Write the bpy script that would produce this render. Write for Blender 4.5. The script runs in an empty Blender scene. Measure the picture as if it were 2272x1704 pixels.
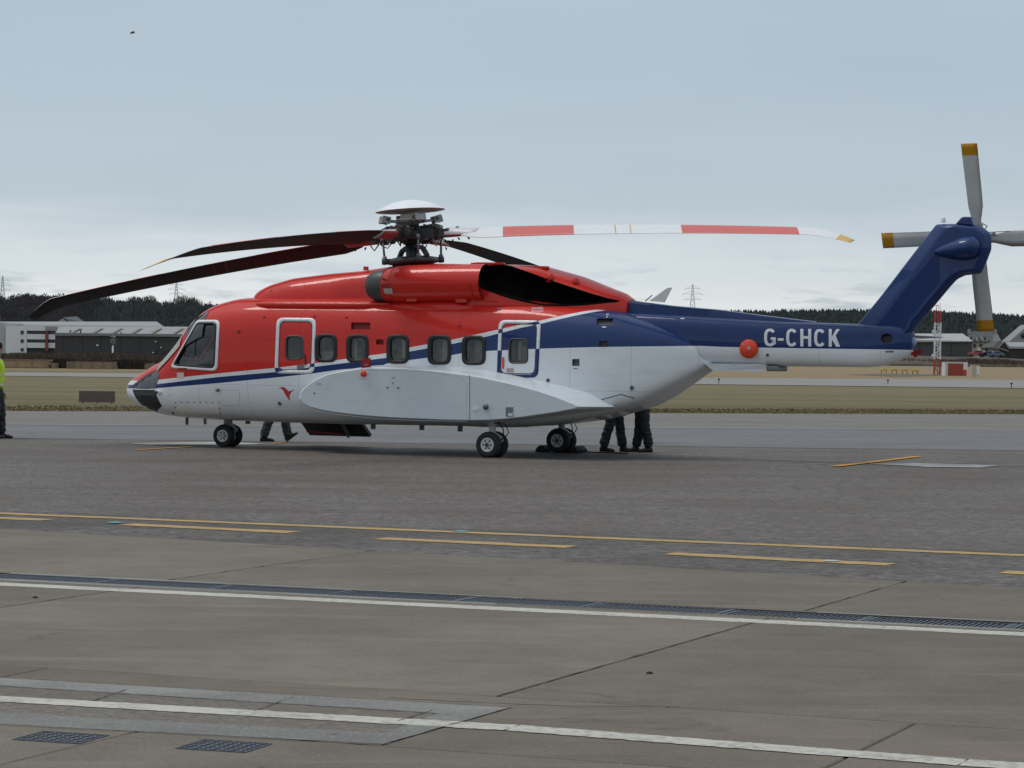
import bpy, bmesh, math, random
import numpy as np
from mathutils import Vector, Matrix, Euler

random.seed(7); np.random.seed(7)
R = math.radians
scene = bpy.context.scene
col = scene.collection

# ------------------------------------------------------------------ camera
FPX, CAMH, YH, ROLL = 6000.0, 1.75, 793.5, R(0.68)      # focal length in photo pixels, eye height, horizon row, tilt
PIT = math.atan((852 - YH) / FPX)
cam_d = bpy.data.cameras.new('camera'); cam = bpy.data.objects.new('camera', cam_d); col.objects.link(cam)
cam_d.sensor_width = 36.0; cam_d.sensor_fit = 'HORIZONTAL'; cam_d.lens = FPX / 2272 * 36.0
cam_d.clip_start = 0.1; cam_d.clip_end = 9000
cam.matrix_world = Matrix.Translation((0, 0, CAMH)) @ Matrix.Rotation(math.pi/2 - PIT, 4, 'X') @ Matrix.Rotation(ROLL, 4, 'Z')
scene.camera = cam

# ------------------------------------------------------------------ sky, sun, exposure
SUN_EL, SUN_AZ = 64.0, 282.0          # azimuth clockwise from +y (the view direction): high, to the left
world = bpy.data.worlds.new('World'); scene.world = world; world.use_nodes = True
nt = world.node_tree; nt.nodes.clear()
def N(tree, typ, **kw):
    n = tree.nodes.new(typ)
    for k, v in kw.items(): setattr(n, k, v)
    return n
def build_world():
    L = nt.links.new
    out = N(nt, 'ShaderNodeOutputWorld'); bg = N(nt, 'ShaderNodeBackground'); bg.inputs[1].default_value = 0.1
    sky = N(nt, 'ShaderNodeTexSky', sky_type='NISHITA', sun_disc=False)
    sky.sun_elevation = R(SUN_EL); sky.sun_rotation = R(SUN_AZ); sky.air_density = 1.0; sky.dust_density = 2.0
    tc = N(nt, 'ShaderNodeTexCoord'); sp = N(nt, 'ShaderNodeSeparateXYZ'); L(tc.outputs['Generated'], sp.inputs[0])
    # cloud streaks: noise on the direction, flattened vertically so the deck recedes
    def noise(sx, sz, detail, rough, seed):
        mp = N(nt, 'ShaderNodeMapping'); mp.inputs['Scale'].default_value = (sx, sx, sz); mp.inputs['Location'].default_value = (seed, seed*.7, seed*.3)
        L(tc.outputs['Generated'], mp.inputs[0])
        nz = N(nt, 'ShaderNodeTexNoise'); nz.inputs['Scale'].default_value = 1; nz.inputs['Detail'].default_value = detail; nz.inputs['Roughness'].default_value = rough
        L(mp.outputs[0], nz.inputs[0]); return nz.outputs['Fac']
    def math_(op, a, b=None, c=None, clamp=False):
        m = N(nt, 'ShaderNodeMath', operation=op, use_clamp=clamp)
        for i, x in enumerate((a, b, c)):
            if x is None: continue
            if isinstance(x, (int, float)): m.inputs[i].default_value = x
            else: L(x, m.inputs[i])
        return m.outputs[0]
    n1 = noise(9, 55, 5, .55, 3.1)
    warp = math_('MULTIPLY_ADD', n1, 0.030, -0.015)
    z = math_('ADD', math_('ABSOLUTE', sp.outputs[2]), warp)
    zz = math_('POWER', math_('MAXIMUM', z, 0.0), 0.5, clamp=True)
    ramp = N(nt, 'ShaderNodeValToRGB'); L(zz, ramp.inputs[0]); cr = ramp.color_ramp
    cr.interpolation = 'EASE'
    stops = [(0.0, (.82, .845, .835)), (0.13, (.78, .82, .825)), (0.19, (.66, .725, .765)), (0.245, (.485, .575, .645)), (0.33, (.455, .55, .635)),
             (0.45, (.49, .575, .66)), (0.7, (.58, .65, .72)), (1.0, (.70, .76, .82))]
    while len(cr.elements) < len(stops): cr.elements.new(.5)
    for e, (p, c) in zip(cr.elements, stops): e.position = p; e.color = (*c, 1)
    # small broken cumulus low down: bluish-grey bottoms and cream tops
    n2 = noise(24, 150, 6, .6, 9.4)
    low = N(nt, 'ShaderNodeMapRange', interpolation_type='SMOOTHSTEP'); L(sp.outputs[2], low.inputs[0])
    low.inputs[1].default_value = .048; low.inputs[2].default_value = .016
    k2 = N(nt, 'ShaderNodeMapRange', interpolation_type='SMOOTHSTEP'); L(n2, k2.inputs[0]); k2.inputs[1].default_value = .47; k2.inputs[2].default_value = .62
    f2 = math_('MULTIPLY', math_('MULTIPLY', k2.outputs[0], low.outputs[0]), .75)
    m1 = N(nt, 'ShaderNodeMix', data_type='RGBA'); L(f2, m1.inputs['Factor']); L(ramp.outputs[0], m1.inputs['A']); m1.inputs['B'].default_value = (.43, .51, .575, 1)
    n3 = noise(17, 120, 5, .6, 21.7)
    k3 = N(nt, 'ShaderNodeMapRange', interpolation_type='SMOOTHSTEP'); L(n3, k3.inputs[0]); k3.inputs[1].default_value = .46; k3.inputs[2].default_value = .64
    low3 = N(nt, 'ShaderNodeMapRange', interpolation_type='SMOOTHSTEP'); L(sp.outputs[2], low3.inputs[0]); low3.inputs[1].default_value = .034; low3.inputs[2].default_value = .010
    f3 = math_('MULTIPLY', math_('MULTIPLY', k3.outputs[0], low3.outputs[0]), .7)
    m2 = N(nt, 'ShaderNodeMix', data_type='RGBA'); L(f3, m2.inputs['Factor']); L(m1.outputs['Result'], m2.inputs['A']); m2.inputs['B'].default_value = (.80, .80, .76, 1)
    # soft tone in the high overcast
    n4 = noise(3.2, 16, 4, .5, 40.2)
    k4 = math_('MULTIPLY_ADD', n4, .26, .87)
    vm = N(nt, 'ShaderNodeVectorMath', operation='SCALE'); L(m2.outputs['Result'], vm.inputs[0]); L(k4, vm.inputs['Scale'])
    up = N(nt, 'ShaderNodeVectorMath', operation='SCALE'); L(vm.outputs[0], up.inputs[0]); up.inputs['Scale'].default_value = 10.0
    mx = N(nt, 'ShaderNodeMix', data_type='RGBA'); mx.inputs['Factor'].default_value = .93
    L(sky.outputs[0], mx.inputs['A']); L(up.outputs[0], mx.inputs['B'])
    L(mx.outputs['Result'], bg.inputs[0]); L(bg.outputs[0], out.inputs[0])
build_world()
sun_d = bpy.data.lights.new('sun', 'SUN'); sun = bpy.data.objects.new('sun', sun_d); col.objects.link(sun)
sun_d.energy = 1.1; sun_d.angle = R(18); sun_d.color = (1.0, .96, .90)
_sd = Vector((math.sin(R(SUN_AZ))*math.cos(R(SUN_EL)), math.cos(R(SUN_AZ))*math.cos(R(SUN_EL)), math.sin(R(SUN_EL))))
sun.rotation_euler = _sd.to_track_quat('Z', 'Y').to_euler()
scene.view_settings.view_transform = 'Standard'; scene.view_settings.look = 'None'
scene.view_settings.exposure = 0.0; scene.view_settings.gamma = 1.0; scene.view_settings.use_curve_mapping = False

# ------------------------------------------------------------------ measuring helpers (photo pixel -> point in the place)
def ray(px, py):
    x, y = px - 1136, py - 852
    cr, sr = math.cos(ROLL), math.sin(ROLL)
    X, Y = x*cr + y*sr, -x*sr + y*cr
    a, b = X/FPX, -Y/FPX; c, s = math.cos(PIT), math.sin(PIT)
    return Vector((a, c + b*s, b*c - s))
def G(px, py, z=0.0):
    d = ray(px, py); t = (z - CAMH)/d.z
    return Vector((d.x*t, d.y*t, z))
def AT(px, py, Y):
    d = ray(px, py); t = Y/d.y
    return Vector((d.x*t, Y, CAMH + d.z*t))

# ------------------------------------------------------------------ materials
MATS = {}
def sock(t, s, v):
    if isinstance(v, (int, float)): s.default_value = v
    elif isinstance(v, (tuple, list)): s.default_value = (*v, 1) if len(v) == 3 and s.type == 'RGBA' else v
    else: t.links.new(v, s)
class MT:
    """small wrapper for building node materials"""
    def __init__(self, name):
        self.m = bpy.data.materials.new(name); self.m.use_nodes = True; self.t = self.m.node_tree; self.t.nodes.clear()
        self.out = N(self.t, 'ShaderNodeOutputMaterial'); self.b = N(self.t, 'ShaderNodeBsdfPrincipled'); self.t.links.new(self.b.outputs[0], self.out.inputs[0])
        self.tc = N(self.t, 'ShaderNodeTexCoord'); MATS[name] = self.m
    def set(self, **kw):
        nm = dict(col='Base Color', rough='Roughness', metal='Metallic', coat='Coat Weight', coatr='Coat Roughness', spec='Specular IOR Level', normal='Normal', alpha='Alpha')
        for k, v in kw.items(): sock(self.t, self.b.inputs[nm[k]], v)
        return self
    def coord(self, kind='Object', scale=(1,1,1), loc=(0,0,0), rot=(0,0,0)):
        mp = N(self.t, 'ShaderNodeMapping'); mp.inputs['Scale'].default_value = scale; mp.inputs['Location'].default_value = loc; mp.inputs['Rotation'].default_value = rot
        self.t.links.new(self.tc.outputs[kind], mp.inputs[0]); return mp.outputs[0]
    def noise(self, scale=5, detail=4, rough=.55, vec=None, kind='Object', dist=0):
        n = N(self.t, 'ShaderNodeTexNoise'); n.inputs['Scale'].default_value = scale; n.inputs['Detail'].default_value = detail; n.inputs['Roughness'].default_value = rough; n.inputs['Distortion'].default_value = dist
        self.t.links.new(vec if vec is not None else self.tc.outputs[kind], n.inputs['Vector']); return n.outputs['Fac']
    def voro(self, scale=5, feature='F1', vec=None):
        n = N(self.t, 'ShaderNodeTexVoronoi', feature=feature); n.inputs['Scale'].default_value = scale
        self.t.links.new(vec if vec is not None else self.tc.outputs['Object'], n.inputs['Vector']); return n
    def rng(self, v, a, b, c=0, d=1, smooth=False):
        n = N(self.t, 'ShaderNodeMapRange'); n.interpolation_type = 'SMOOTHSTEP' if smooth else 'LINEAR'
        sock(self.t, n.inputs[0], v)
        for i, x in enumerate((a, b, c, d)): n.inputs[i+1].default_value = x
        return n.outputs[0]
    def ma(self, op, a, b=0.0, c=0.0, clamp=False):
        n = N(self.t, 'ShaderNodeMath', operation=op, use_clamp=clamp)
        for i, x in enumerate((a, b, c)): sock(self.t, n.inputs[i], x)
        return n.outputs[0]
    def mix(self, f, a, b, mode='MIX'):
        n = N(self.t, 'ShaderNodeMix', data_type='RGBA', blend_type=mode)
        sock(self.t, n.inputs['Factor'], f); sock(self.t, n.inputs['A'], a); sock(self.t, n.inputs['B'], b); return n.outputs['Result']
    def sep(self, vec):
        n = N(self.t, 'ShaderNodeSeparateXYZ'); self.t.links.new(vec, n.inputs[0]); return n.outputs
    def bump(self, h, strength=.3, dist=.02):
        n = N(self.t, 'ShaderNodeBump'); n.inputs['Strength'].default_value = strength; n.inputs['Distance'].default_value = dist
        self.t.links.new(h, n.inputs['Height']); self.t.links.new(n.outputs[0], self.b.inputs['Normal']); return self
    def attr(self, name):
        n = N(self.t, 'ShaderNodeAttribute'); n.attribute_name = name; return n
def mat(name, c, rough=.5, metal=0.0, var=.12, nscale=6.0, coat=0.0, bump=0.0, spec=.5):
    if name in MATS: return MATS[name]
    m = MT(name)
    f = m.noise(nscale, 5, .6)
    lo = tuple(x*(1-var) for x in c); hi = tuple(min(1, x*(1+var)) for x in c)
    m.set(col=m.mix(f, lo, hi), rough=m.rng(m.noise(nscale*2.3, 4, .6), .3, .7, max(.02, rough*.85), min(1, rough*1.15)), metal=metal, coat=coat, spec=spec)
    if coat: m.set(coatr=.06)
    if bump: m.bump(m.noise(nscale*4, 4, .6), bump, .02)
    return m.m

# ------------------------------------------------------------------ mesh builder
class MB:
    def __init__(self): self.v = []; self.f = []; self.m = []; self.s = []
    def add(self, verts, faces, mi=0, smooth=False):
        o = len(self.v); self.v += [tuple(p) for p in verts]
        for f in faces: self.f.append(tuple(i+o for i in f)); self.m.append(mi); self.s.append(smooth)
        return self
    def box(self, c, s, mi=0, rot=None, taper=1.0):
        hx, hy, hz = s[0]/2, s[1]/2, s[2]/2; P = []
        for z, k in ((-hz, 1.0), (hz, taper)):
            for x, y in ((-1,-1), (1,-1), (1,1), (-1,1)): P.append(Vector((x*hx*k, y*hy*k, z)))
        if rot is not None:
            M = rot if isinstance(rot, Matrix) else Euler(rot).to_matrix(); P = [M @ p for p in P]
        P = [p + Vector(c) for p in P]
        return self.add(P, [(3,2,1,0), (4,5,6,7), (0,1,5,4), (1,2,6,5), (2,3,7,6), (3,0,4,7)], mi)
    def bbox(self, a, b, mi=0):
        return self.box([(x+y)/2 for x, y in zip(a, b)], [abs(y-x) for x, y in zip(a, b)], mi)
    def bar(self, a, b, w, h=None, mi=0):
        a, b = Vector(a), Vector(b); d = b - a; q = d.to_track_quat('X', 'Z').to_matrix()
        return self.box((a+b)/2, (d.length, w, h or w), mi, q)
    def tube(self, pts, rad, n=10, mi=0, cap=True, smooth=True):
        pts = [Vector(p) for p in pts]; rads = rad if isinstance(rad, (list, tuple)) else [rad]*len(pts)
        V = []; F = []; t0 = (pts[1]-pts[0]).normalized()
        ref = Vector((0,0,1)) if abs(t0.z) < .9 else Vector((1,0,0)); x = t0.cross(ref).normalized()
        for i, p in enumerate(pts):
            t = (pts[min(i+1, len(pts)-1)] - pts[max(i-1, 0)]).normalized()
            x = (x - t*x.dot(t)).normalized(); y = t.cross(x)
            for k in range(n):
                a = 2*math.pi*k/n; V.append(p + (x*math.cos(a) + y*math.sin(a))*rads[i])
        for i in range(len(pts)-1):
            for k in range(n): F.append((i*n+k, i*n+(k+1)%n, (i+1)*n+(k+1)%n, (i+1)*n+k))
        self.add(V, F, mi, smooth)
        if cap: self.add([V[k] for k in range(n)], [tuple(reversed(range(n)))], mi); self.add([V[-n+k] for k in range(n)], [tuple(range(n))], mi)
        return self
    def lathe(self, prof, c=(0,0,0), axis='Z', n=28, mi=0, smooth=True, mis=None):
        V = []; F = []; M = []
        for r, h in prof:
            for k in range(n):
                a = 2*math.pi*k/n; p = (r*math.cos(a), r*math.sin(a), h)
                if axis == 'Y': p = (p[0], p[2], p[1])
                elif axis == 'X': p = (p[2], p[0], p[1])
                V.append(Vector(p) + Vector(c))
        o = len(self.v); self.v += [tuple(p) for p in V]
        for i in range(len(prof)-1):
            for k in range(n):
                f = (i*n+k, i*n+(k+1)%n, (i+1)*n+(k+1)%n, (i+1)*n+k)
                if axis == 'Y': f = f[::-1]
                self.f.append(tuple(q+o for q in f)); self.m.append(mis[i] if mis else mi); self.s.append(smooth)
        return self
    def prism(self, poly, a0, a1, axis='Y', mi=0):
        """polygon in the two other axes extruded along axis between a0 and a1"""
        n = len(poly); V = []
        for a in (a0, a1):
            for p, q in poly: V.append({'Y': (p, a, q), 'X': (a, p, q), 'Z': (p, q, a)}[axis])
        F = [tuple(range(n)), tuple(range(2*n-1, n-1, -1))] + [((i+1) % n, i, n+i, n+(i+1) % n) for i in range(n)]
        return self.add(V, F, mi)
    def grid(self, rows, mi=0, smooth=True, close=False):
        """rows of equally many points"""
        n = len(rows[0]); V = [p for r in rows for p in r]; F = []
        for i in range(len(rows)-1):
            for k in range(n if close else n-1): F.append((i*n+k, i*n+(k+1) % n, (i+1)*n+(k+1) % n, (i+1)*n+k))
        return self.add(V, F, mi, smooth)
    def mesh(self, name, mats, fix=True):
        me = bpy.data.meshes.new(name); me.from_pydata(self.v, [], self.f)
        for m in (mats if isinstance(mats, (list, tuple)) else [mats]): me.materials.append(m)
        me.polygons.foreach_set('material_index', self.m); me.polygons.foreach_set('use_smooth', self.s)
        if fix:
            bm = bmesh.new(); bm.from_mesh(me); bmesh.ops.remove_doubles(bm, verts=bm.verts, dist=1e-5); bmesh.ops.recalc_face_normals(bm, faces=bm.faces); bm.to_mesh(me); bm.free()
        me.update(); return me
    def build(self, name, mats, parent=None, fix=True):
        o = bpy.data.objects.new(name, self.mesh(name, mats, fix)); col.objects.link(o); o.parent = parent; return o
def tag(o, label=None, cat=None, group=None, kind=None):
    if label: o['label'] = label
    if cat: o['category'] = cat
    if group: o['group'] = group
    if kind: o['kind'] = kind
    return o
def empty(name, loc=(0,0,0), rz=0.0, parent=None):
    o = bpy.data.objects.new(name, None); col.objects.link(o); o.location = loc; o.rotation_euler = (0,0,rz); o.parent = parent; o.empty_display_size = .2; return o
def copy_tree(o, parent=None):
    c = o.copy(); col.objects.link(c); c.parent = parent
    for ch in list(o.children): copy_tree(ch, c)
    return c
def sheet(name, pts, z, m, parent=None):
    b = MB(); b.add([(p[0], p[1], z) for p in pts], [tuple(range(len(pts)))]); o = b.build(name, m, parent)
    if o.data.polygons[0].normal.z < 0: o.data.flip_normals()
    return o
def smoothset(o, angle=35):
    me = o.data; me.polygons.foreach_set('use_smooth', [True]*len(me.polygons))
    try: me.set_sharp_from_angle(angle=R(angle))
    except Exception: pass
    return o
# ================================================================== THE SETTING
def sstep(x, a, b):
    t = np.clip((x-a)/(b-a), 0, 1); return t*t*(3-2*t)
def ground_z(x, y): return 1.25*sstep(y, 420., 640.)*sstep(x, 10., 70.) - 0.03
# --- materials for the ground
def mk_grass():
    m = MT('airfield_grass')
    v = m.coord('Object', (1, 1, 1))
    big = m.noise(.035, 4, .6); band = m.noise(1, 3, .5, vec=m.coord('Object', (.006, .16, 1), (3, 1, 0), (0, 0, R(-18))))
    fine = m.noise(3.2, 6, .75); mid = m.noise(.6, 5, .7)
    f = m.ma('ADD', m.ma('MULTIPLY', big, .35), m.ma('MULTIPLY', band, 1.05))
    c = m.mix(m.rng(f, .45, .85, 0, 1, True), (.145, .121, .070), (.290, .236, .142))
    c = m.mix(m.rng(mid, .42, .70), c, (.200, .168, .088))
    c = m.mix(m.rng(fine, .30, .75), m.mix(.42, c, (.05, .045, .02)), m.mix(.30, c, (.30, .26, .155)))
    # the field turns to dry tan grass beyond the runway
    y = m.sep(m.tc.outputs['Object'])[1]
    c = m.mix(m.rng(y, 250, 300, 0, .75, True), c, m.mix(m.noise(.8, 6, .75), (.24, .175, .10), (.35, .27, .165)))
    m.set(col=c, rough=.95, spec=.15); m.bump(m.noise(5, 6, .8), .8, .15); return m.m
def mk_asphalt(name, dark, lite, tint, grain=26.0, patchy=1.0):
    m = MT(name)
    g1 = m.noise(grain, 4, .7); g2 = m.noise(grain*.37, 4, .65); g3 = m.noise(.35, 5, .6); g4 = m.noise(1, 4, .6, vec=m.coord('Object', (.09, .9, 1), (0,0,0), (0,0,R(22))))
    s = m.ma('ADD', m.ma('MULTIPLY', g1, .62), m.ma('MULTIPLY', g2, .38))
    c = m.mix(m.rng(s, .38, .62), dark, lite)
    c = m.mix(m.rng(g3, .40, .68, 0, .55*patchy, True), c, tint)
    c = m.mix(m.rng(g4, .46, .72, 0, .45*patchy, True), c, tuple(x*.62 for x in tint))
    m.set(col=c, rough=m.rng(g3, .3, .7, .62, .9), spec=.35); m.bump(s, .55, .012); return m.m
def mk_concrete(name, a, b, seed=0.0):
    m = MT(name)
    v = m.coord('Object', (1,1,1), (seed, seed*1.7, 0))
    fine = m.noise(55, 5, .7, vec=v); mid = m.noise(3.0, 6, .65, vec=v); big = m.noise(.45, 5, .6, vec=v)
    st = m.noise(1, 5, .6, vec=m.coord('Object', (.5, 3.2, 1), (seed, 0, 0), (0,0,R(22))))
    c = m.mix(m.rng(big, .35, .68, 0, 1, True), a, b)
    c = m.mix(m.rng(mid, .45, .72, 0, .40), c, tuple(x*.66 for x in a))
    c = m.mix(m.rng(st, .52, .74, 0, .45, True), c, tuple(x*1.32 for x in b))
    oi = N(m.t, 'ShaderNodeObjectInfo'); tone = m.rng(oi.outputs['Random'], 0, 1, .86, 1.10)
    tv = N(m.t, 'ShaderNodeVectorMath', operation='SCALE'); m.t.links.new(c, tv.inputs[0]); m.t.links.new(tone, tv.inputs['Scale']); c = tv.outputs[0]
    c = m.mix(m.rng(fine, .30, .62, .75, 0), c, m.mix(.55, c, (.04, .036, .030)))
    c = m.mix(m.rng(m.noise(38, 3, .6, vec=v), .57, .70, 0, .40), c, tuple(x*1.5 for x in b))
    spot = m.voro(1.3, vec=v).outputs['Distance']
    c = m.mix(m.rng(spot, .035, .02, 0, .55), c, (.03, .029, .028))
    # dirt trapped in the brushed grain, tyre and oil marks
    oil = m.noise(.9, 6, .75, vec=m.coord('Object', (1,1,1), (seed+31, 7, 0)), dist=.8)
    c = m.mix(m.rng(oil, .60, .74, 0, .55, True), c, (.045, .043, .040))
    # brushed scuffs, pale and dark, along and across the bays
    for sc, lo, tone, amt, rz in (((.8, 26, 1), .62, tuple(x*1.4 for x in b), .45, 22.4), ((15, 1.6, 1), .67, tuple(x*1.35 for x in b), .4, 17), ((.25, 5, 1), .58, (.065, .058, .050), .32, 14), ((.5, 11, 1), .62, (.07, .062, .053), .3, 30)):
        k = m.noise(1, 4, .65, vec=m.coord('Object', sc, (seed+amt*9, rz, 0), (0, 0, R(rz))))
        c = m.mix(m.rng(k, lo, lo+.14, 0, amt, True), c, tone)
    m.set(col=c, rough=.88, spec=.3); m.bump(m.ma('ADD', fine, m.ma('MULTIPLY', mid, .5)), .35, .006); return m.m
def mk_paint(name, c, wear=.5):
    m = MT(name)
    w = m.noise(18, 5, .7); w2 = m.noise(2.2, 4, .6)
    k = m.rng(m.ma('ADD', m.ma('MULTIPLY', w, .7), m.ma('MULTIPLY', w2, .4)), .53, .70, 0, wear)
    m.set(col=m.mix(k, c, (.115, .105, .092)), rough=.75, spec=.3); m.bump(w, .2, .004); return m.m
M_GRASS = mk_grass()
M_ASPH = mk_asphalt('apron_asphalt', (.026, .023, .020), (.200, .170, .146), (.096, .082, .071), 14)
M_TAXI = mk_asphalt('taxiway_asphalt', (.115, .113, .113), (.172, .168, .168), (.138, .135, .136), 12, .9)
M_SHOULD = mk_asphalt('shoulder_asphalt', (.120, .110, .098), (.205, .185, .160), (.165, .150, .132), 10, .9)
M_RUN = mk_asphalt('runway_asphalt', (.20, .188, .172), (.28, .265, .245), (.235, .222, .205), 6, .6)
M_CON = mk_concrete('apron_concrete', (.156, .133, .103), (.206, .178, .141))
M_CONB = mk_concrete('apron_concrete_worn', (.138, .114, .087), (.186, .156, .122), 11.0)
M_CONL = mk_concrete('patch_concrete', (.21, .205, .19), (.31, .305, .285), 5.0)
M_ROUGH = mk_asphalt('patch_aggregate', (.075, .064, .052), (.205, .175, .140), (.14, .118, .095), 30, 1.0)
M_JOINT = mat('joint_dirt', (.030, .028, .025), .95, var=.4, nscale=8)
M_WHITE = mk_paint('road_white_paint', (.49, .47, .415), .65)
M_WHITEOLD = mk_paint('faded_white_paint', (.40, .39, .37), .6)
M_YEL = mk_paint('road_yellow_paint', (.44, .285, .105), .55)
M_YEL2 = mk_paint('fresh_yellow_paint', (.55, .27, .03), .3)
M_TEAL = mat('teal_marker', (.09, .30, .29), .6)
M_IRON = mat('grate_iron', (.075, .085, .10), .55, .5, .25, 9)
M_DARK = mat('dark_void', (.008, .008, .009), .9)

# --- ground sheet to the horizon
def make_ground():
    xs = np.concatenate([np.linspace(-5000, -200, 14), np.linspace(-160, 160, 41), np.linspace(200, 5000, 14)])
    ys = np.concatenate([np.linspace(-300, 400, 15), np.linspace(425, 900, 20), np.linspace(1000, 7000, 16)])
    b = MB(); b.grid([[(x, y, float(ground_z(x, y))) for x in xs] for y in ys]); o = b.build('ground', M_GRASS); tag(o, kind='structure'); return o
ground = make_ground()

AX = R(-22.4); EP = Vector((math.cos(AX), math.sin(AX), 0)); EQ = Vector((-math.sin(AX), math.cos(AX), 0)); P0 = G(1136, 1332)
def pq(px, py):
    d = G(px, py) - P0; return d.dot(EP), d.dot(EQ)
def fromq(p, q, z=0.0):
    v = P0 + EP*p + EQ*q; return Vector((v.x, v.y, z))
def ext(a, b, k0, k1):
    """extend the segment a-b to parameters k0..k1"""
    return a + (b-a)*k0, a + (b-a)*k1
# asphalt apron between the concrete and the grass
cA, cB = G(0, 1173), G(2272, 1304)
gA, gB = G(20, 912), G(2272, 919.5)
tA, tB = G(20, 942), G(2272, 953.6)
c0, c1 = ext(cA, cB, -2.5, 3.2); g0, g1 = ext(gA, gB, -.85, 1.9); t0, t1 = ext(tA, tB, -1.1, 2.4)
asph = sheet('asphalt_apron', [c0, c1, Vector((70, 8, 0)), Vector((90, 60, 0)), g1, g0, Vector((-60, 55, 0))], -.004, M_ASPH); tag(asph, kind='structure')
ys0, ys1 = ext(G(0, 1131), G(2272, 1225), -2, 3)
M_ASPHD = mk_asphalt('worn_edge_asphalt', (.015, .014, .013), (.180, .156, .134), (.068, .059, .052), 11)
edge = sheet('worn_asphalt_edge', [c0 + (cB-cA)*.35, c1 + (cA-cB)*.2, ys1, ys0], -.0015, M_ASPHD); tag(edge, kind='structure')
b0, b1 = ext(G(0, 972), G(2272, 1000), -1.3, 2.6)
taxi = sheet('taxiway', [b0, b1, t1, t0], .001, M_TAXI); tag(taxi, kind='structure')
sh = sheet('taxiway_shoulder', [t0, t1, g1, g0], .003, M_SHOULD); tag(sh, kind='structure')
def strip(name, pa, pb, w, m, z, parent, jit=0.0, seg=.25, fixed=True):
    """painted line between two ground points, with slightly uneven edges"""
    pa, pb = Vector((pa[0], pa[1], 0)), Vector((pb[0], pb[1], 0)); d = pb-pa; L = d.length; d.normalize(); n = Vector((-d.y, d.x, 0))
    k = max(1, int(L/seg)) if jit else 1; A = []; B = []
    for i in range(k+1):
        p = pa + d*(L*i/k); A.append(p + n*(w/2 + random.uniform(-jit, jit)) + Vector((0,0,z))); B.append(p - n*(w/2 + random.uniform(-jit, jit)) + Vector((0,0,z)))
    b = MB(); b.grid([B, A], smooth=False); return b.build(name, m, parent)
# taxiway edge line, markings near the helicopter
strip('edge_line', *ext(tA, tB, -1.1, 2.4), .30, M_WHITEOLD, .008, taxi, .02, 2)
strip('white_line', G(1622, 1023), G(1880, 1031.5), .07, M_WHITEOLD, .006, asph)
q = [G(1925, 1029.5), G(2030, 1028), G(2219, 1033), G(2175, 1038), G(2060, 1036.5)]
sheet('white_marking', q, .006, M_WHITEOLD, asph)
strip('white_line', G(2219, 1031), G(2400, 1034), .06, M_WHITEOLD, .006, asph)
strip('yellow_line', G(1853, 1035.6), G(2038, 1013.6), .17, M_YEL2, .011, asph)
strip('yellow_line', G(0, 978), G(262, 984.5), .05, M_YEL, .006, asph)
strip('yellow_line', G(303, 998.7), G(425, 991.5), .13, M_YEL2, .008, asph)
strip('yellow_line', G(600, 985), G(640, 981), .1, M_YEL2, .008, asph)
q = [G(285, 984), G(480, 981), G(600, 985.5), G(480, 988.5), G(330, 987)]
sheet('white_marking', q, .006, M_WHITE, asph)
strip('white_line', G(600, 985.5), G(820, 992), .07, M_WHITEOLD, .006, asph)
# yellow apron line and its dashes
strip('yellow_line', *ext(G(0, 1139), G(2272, 1232.5), -2, 3), .25, M_YEL, .003, asph, .018, .2)
for a, b_ in (((-240, 1140), (105, 1154)), ((280, 1163.5), (652, 1181.5)), ((840, 1195), (1267, 1214)), ((1483, 1228.5), (1976, 1253)), ((2225, 1269.6), (2700, 1293))):
    strip('yellow_dash', G(*a), G(*b_), .30, M_YEL, .003, asph, .022, .15)
for px, py in ((255, 1160.5), (1022, 1180)):
    c = G(px, py); sheet('teal_mark', [c + Vector((.09*math.cos(t), .13*math.sin(t), 0))*random.uniform(.7, 1.1) for t in np.linspace(0, 2*math.pi, 9)[:-1]], .008, M_TEAL, asph)
c = G(1843, 1245.5); sheet('white_mark', [c + Vector((.10*math.cos(t), .13*math.sin(t), 0))*random.uniform(.6, 1.1) for t in np.linspace(0, 2*math.pi, 9)[:-1]], .009, M_WHITE, asph)

# --- concrete apron: slabs with real joints
con = sheet('concrete_apron', [Vector((-30, -20, 0)), Vector((26, -20, 0)), c1, c0], -.028, M_JOINT); tag(con, kind='structure')
def clip(poly, a, n):
    """keep the part of poly where (p-a).n <= 0"""
    out = []
    for i in range(len(poly)):
        p, r = poly[i], poly[(i+1) % len(poly)]; dp, dr = (p-a).dot(n), (r-a).dot(n)
        if dp <= 0: out.append(p)
        if (dp < 0 < dr) or (dr < 0 < dp): out.append(p + (r-p)*(dp/(dp-dr)))
    return out
cn = (cB-cA).normalized(); cn = Vector((-cn.y, cn.x, 0)); cn = cn if cn.y > 0 else -cn
def slab(poly, m, z=0.0, t=.026, gap=.008):
    c = sum(poly, Vector())/len(poly); b = MB(); n = len(poly)
    P = []
    for i, p in enumerate(poly):
        e1 = (p-poly[i-1]).normalized(); e2 = (poly[(i+1) % n]-p).normalized()
        d = (e2-e1); 
        if d.length < 1e-4: d = Vector((-e1.y, e1.x, 0))
        d.normalize(); d = d if d.dot(c-p) > 0 else -d
        P.append((p, d))
    top = [p + d*(gap+.012) + Vector((0,0,z)) for p, d in P]; lip = [p + d*gap + Vector((0,0,z-.007)) for p, d in P]; bot = [p + d*gap + Vector((0,0,z-t)) for p, d in P]
    b.add(top, [tuple(range(n))]); b.grid([bot, lip, top], smooth=False, close=True)
    return b.build('concrete_slab', m, con)
pj1, _ = pq(1440, 1448); pj4, _ = pq(144, 1327); LS = pj1-pj4
qd0 = pq(1136, 1321.5)[1]; qd1 = pq(1136, 1345)[1]                 # drain edges
qj = pq(1890, 1595)[1]; qj2 = pq(1315, 1689)[1]
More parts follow.
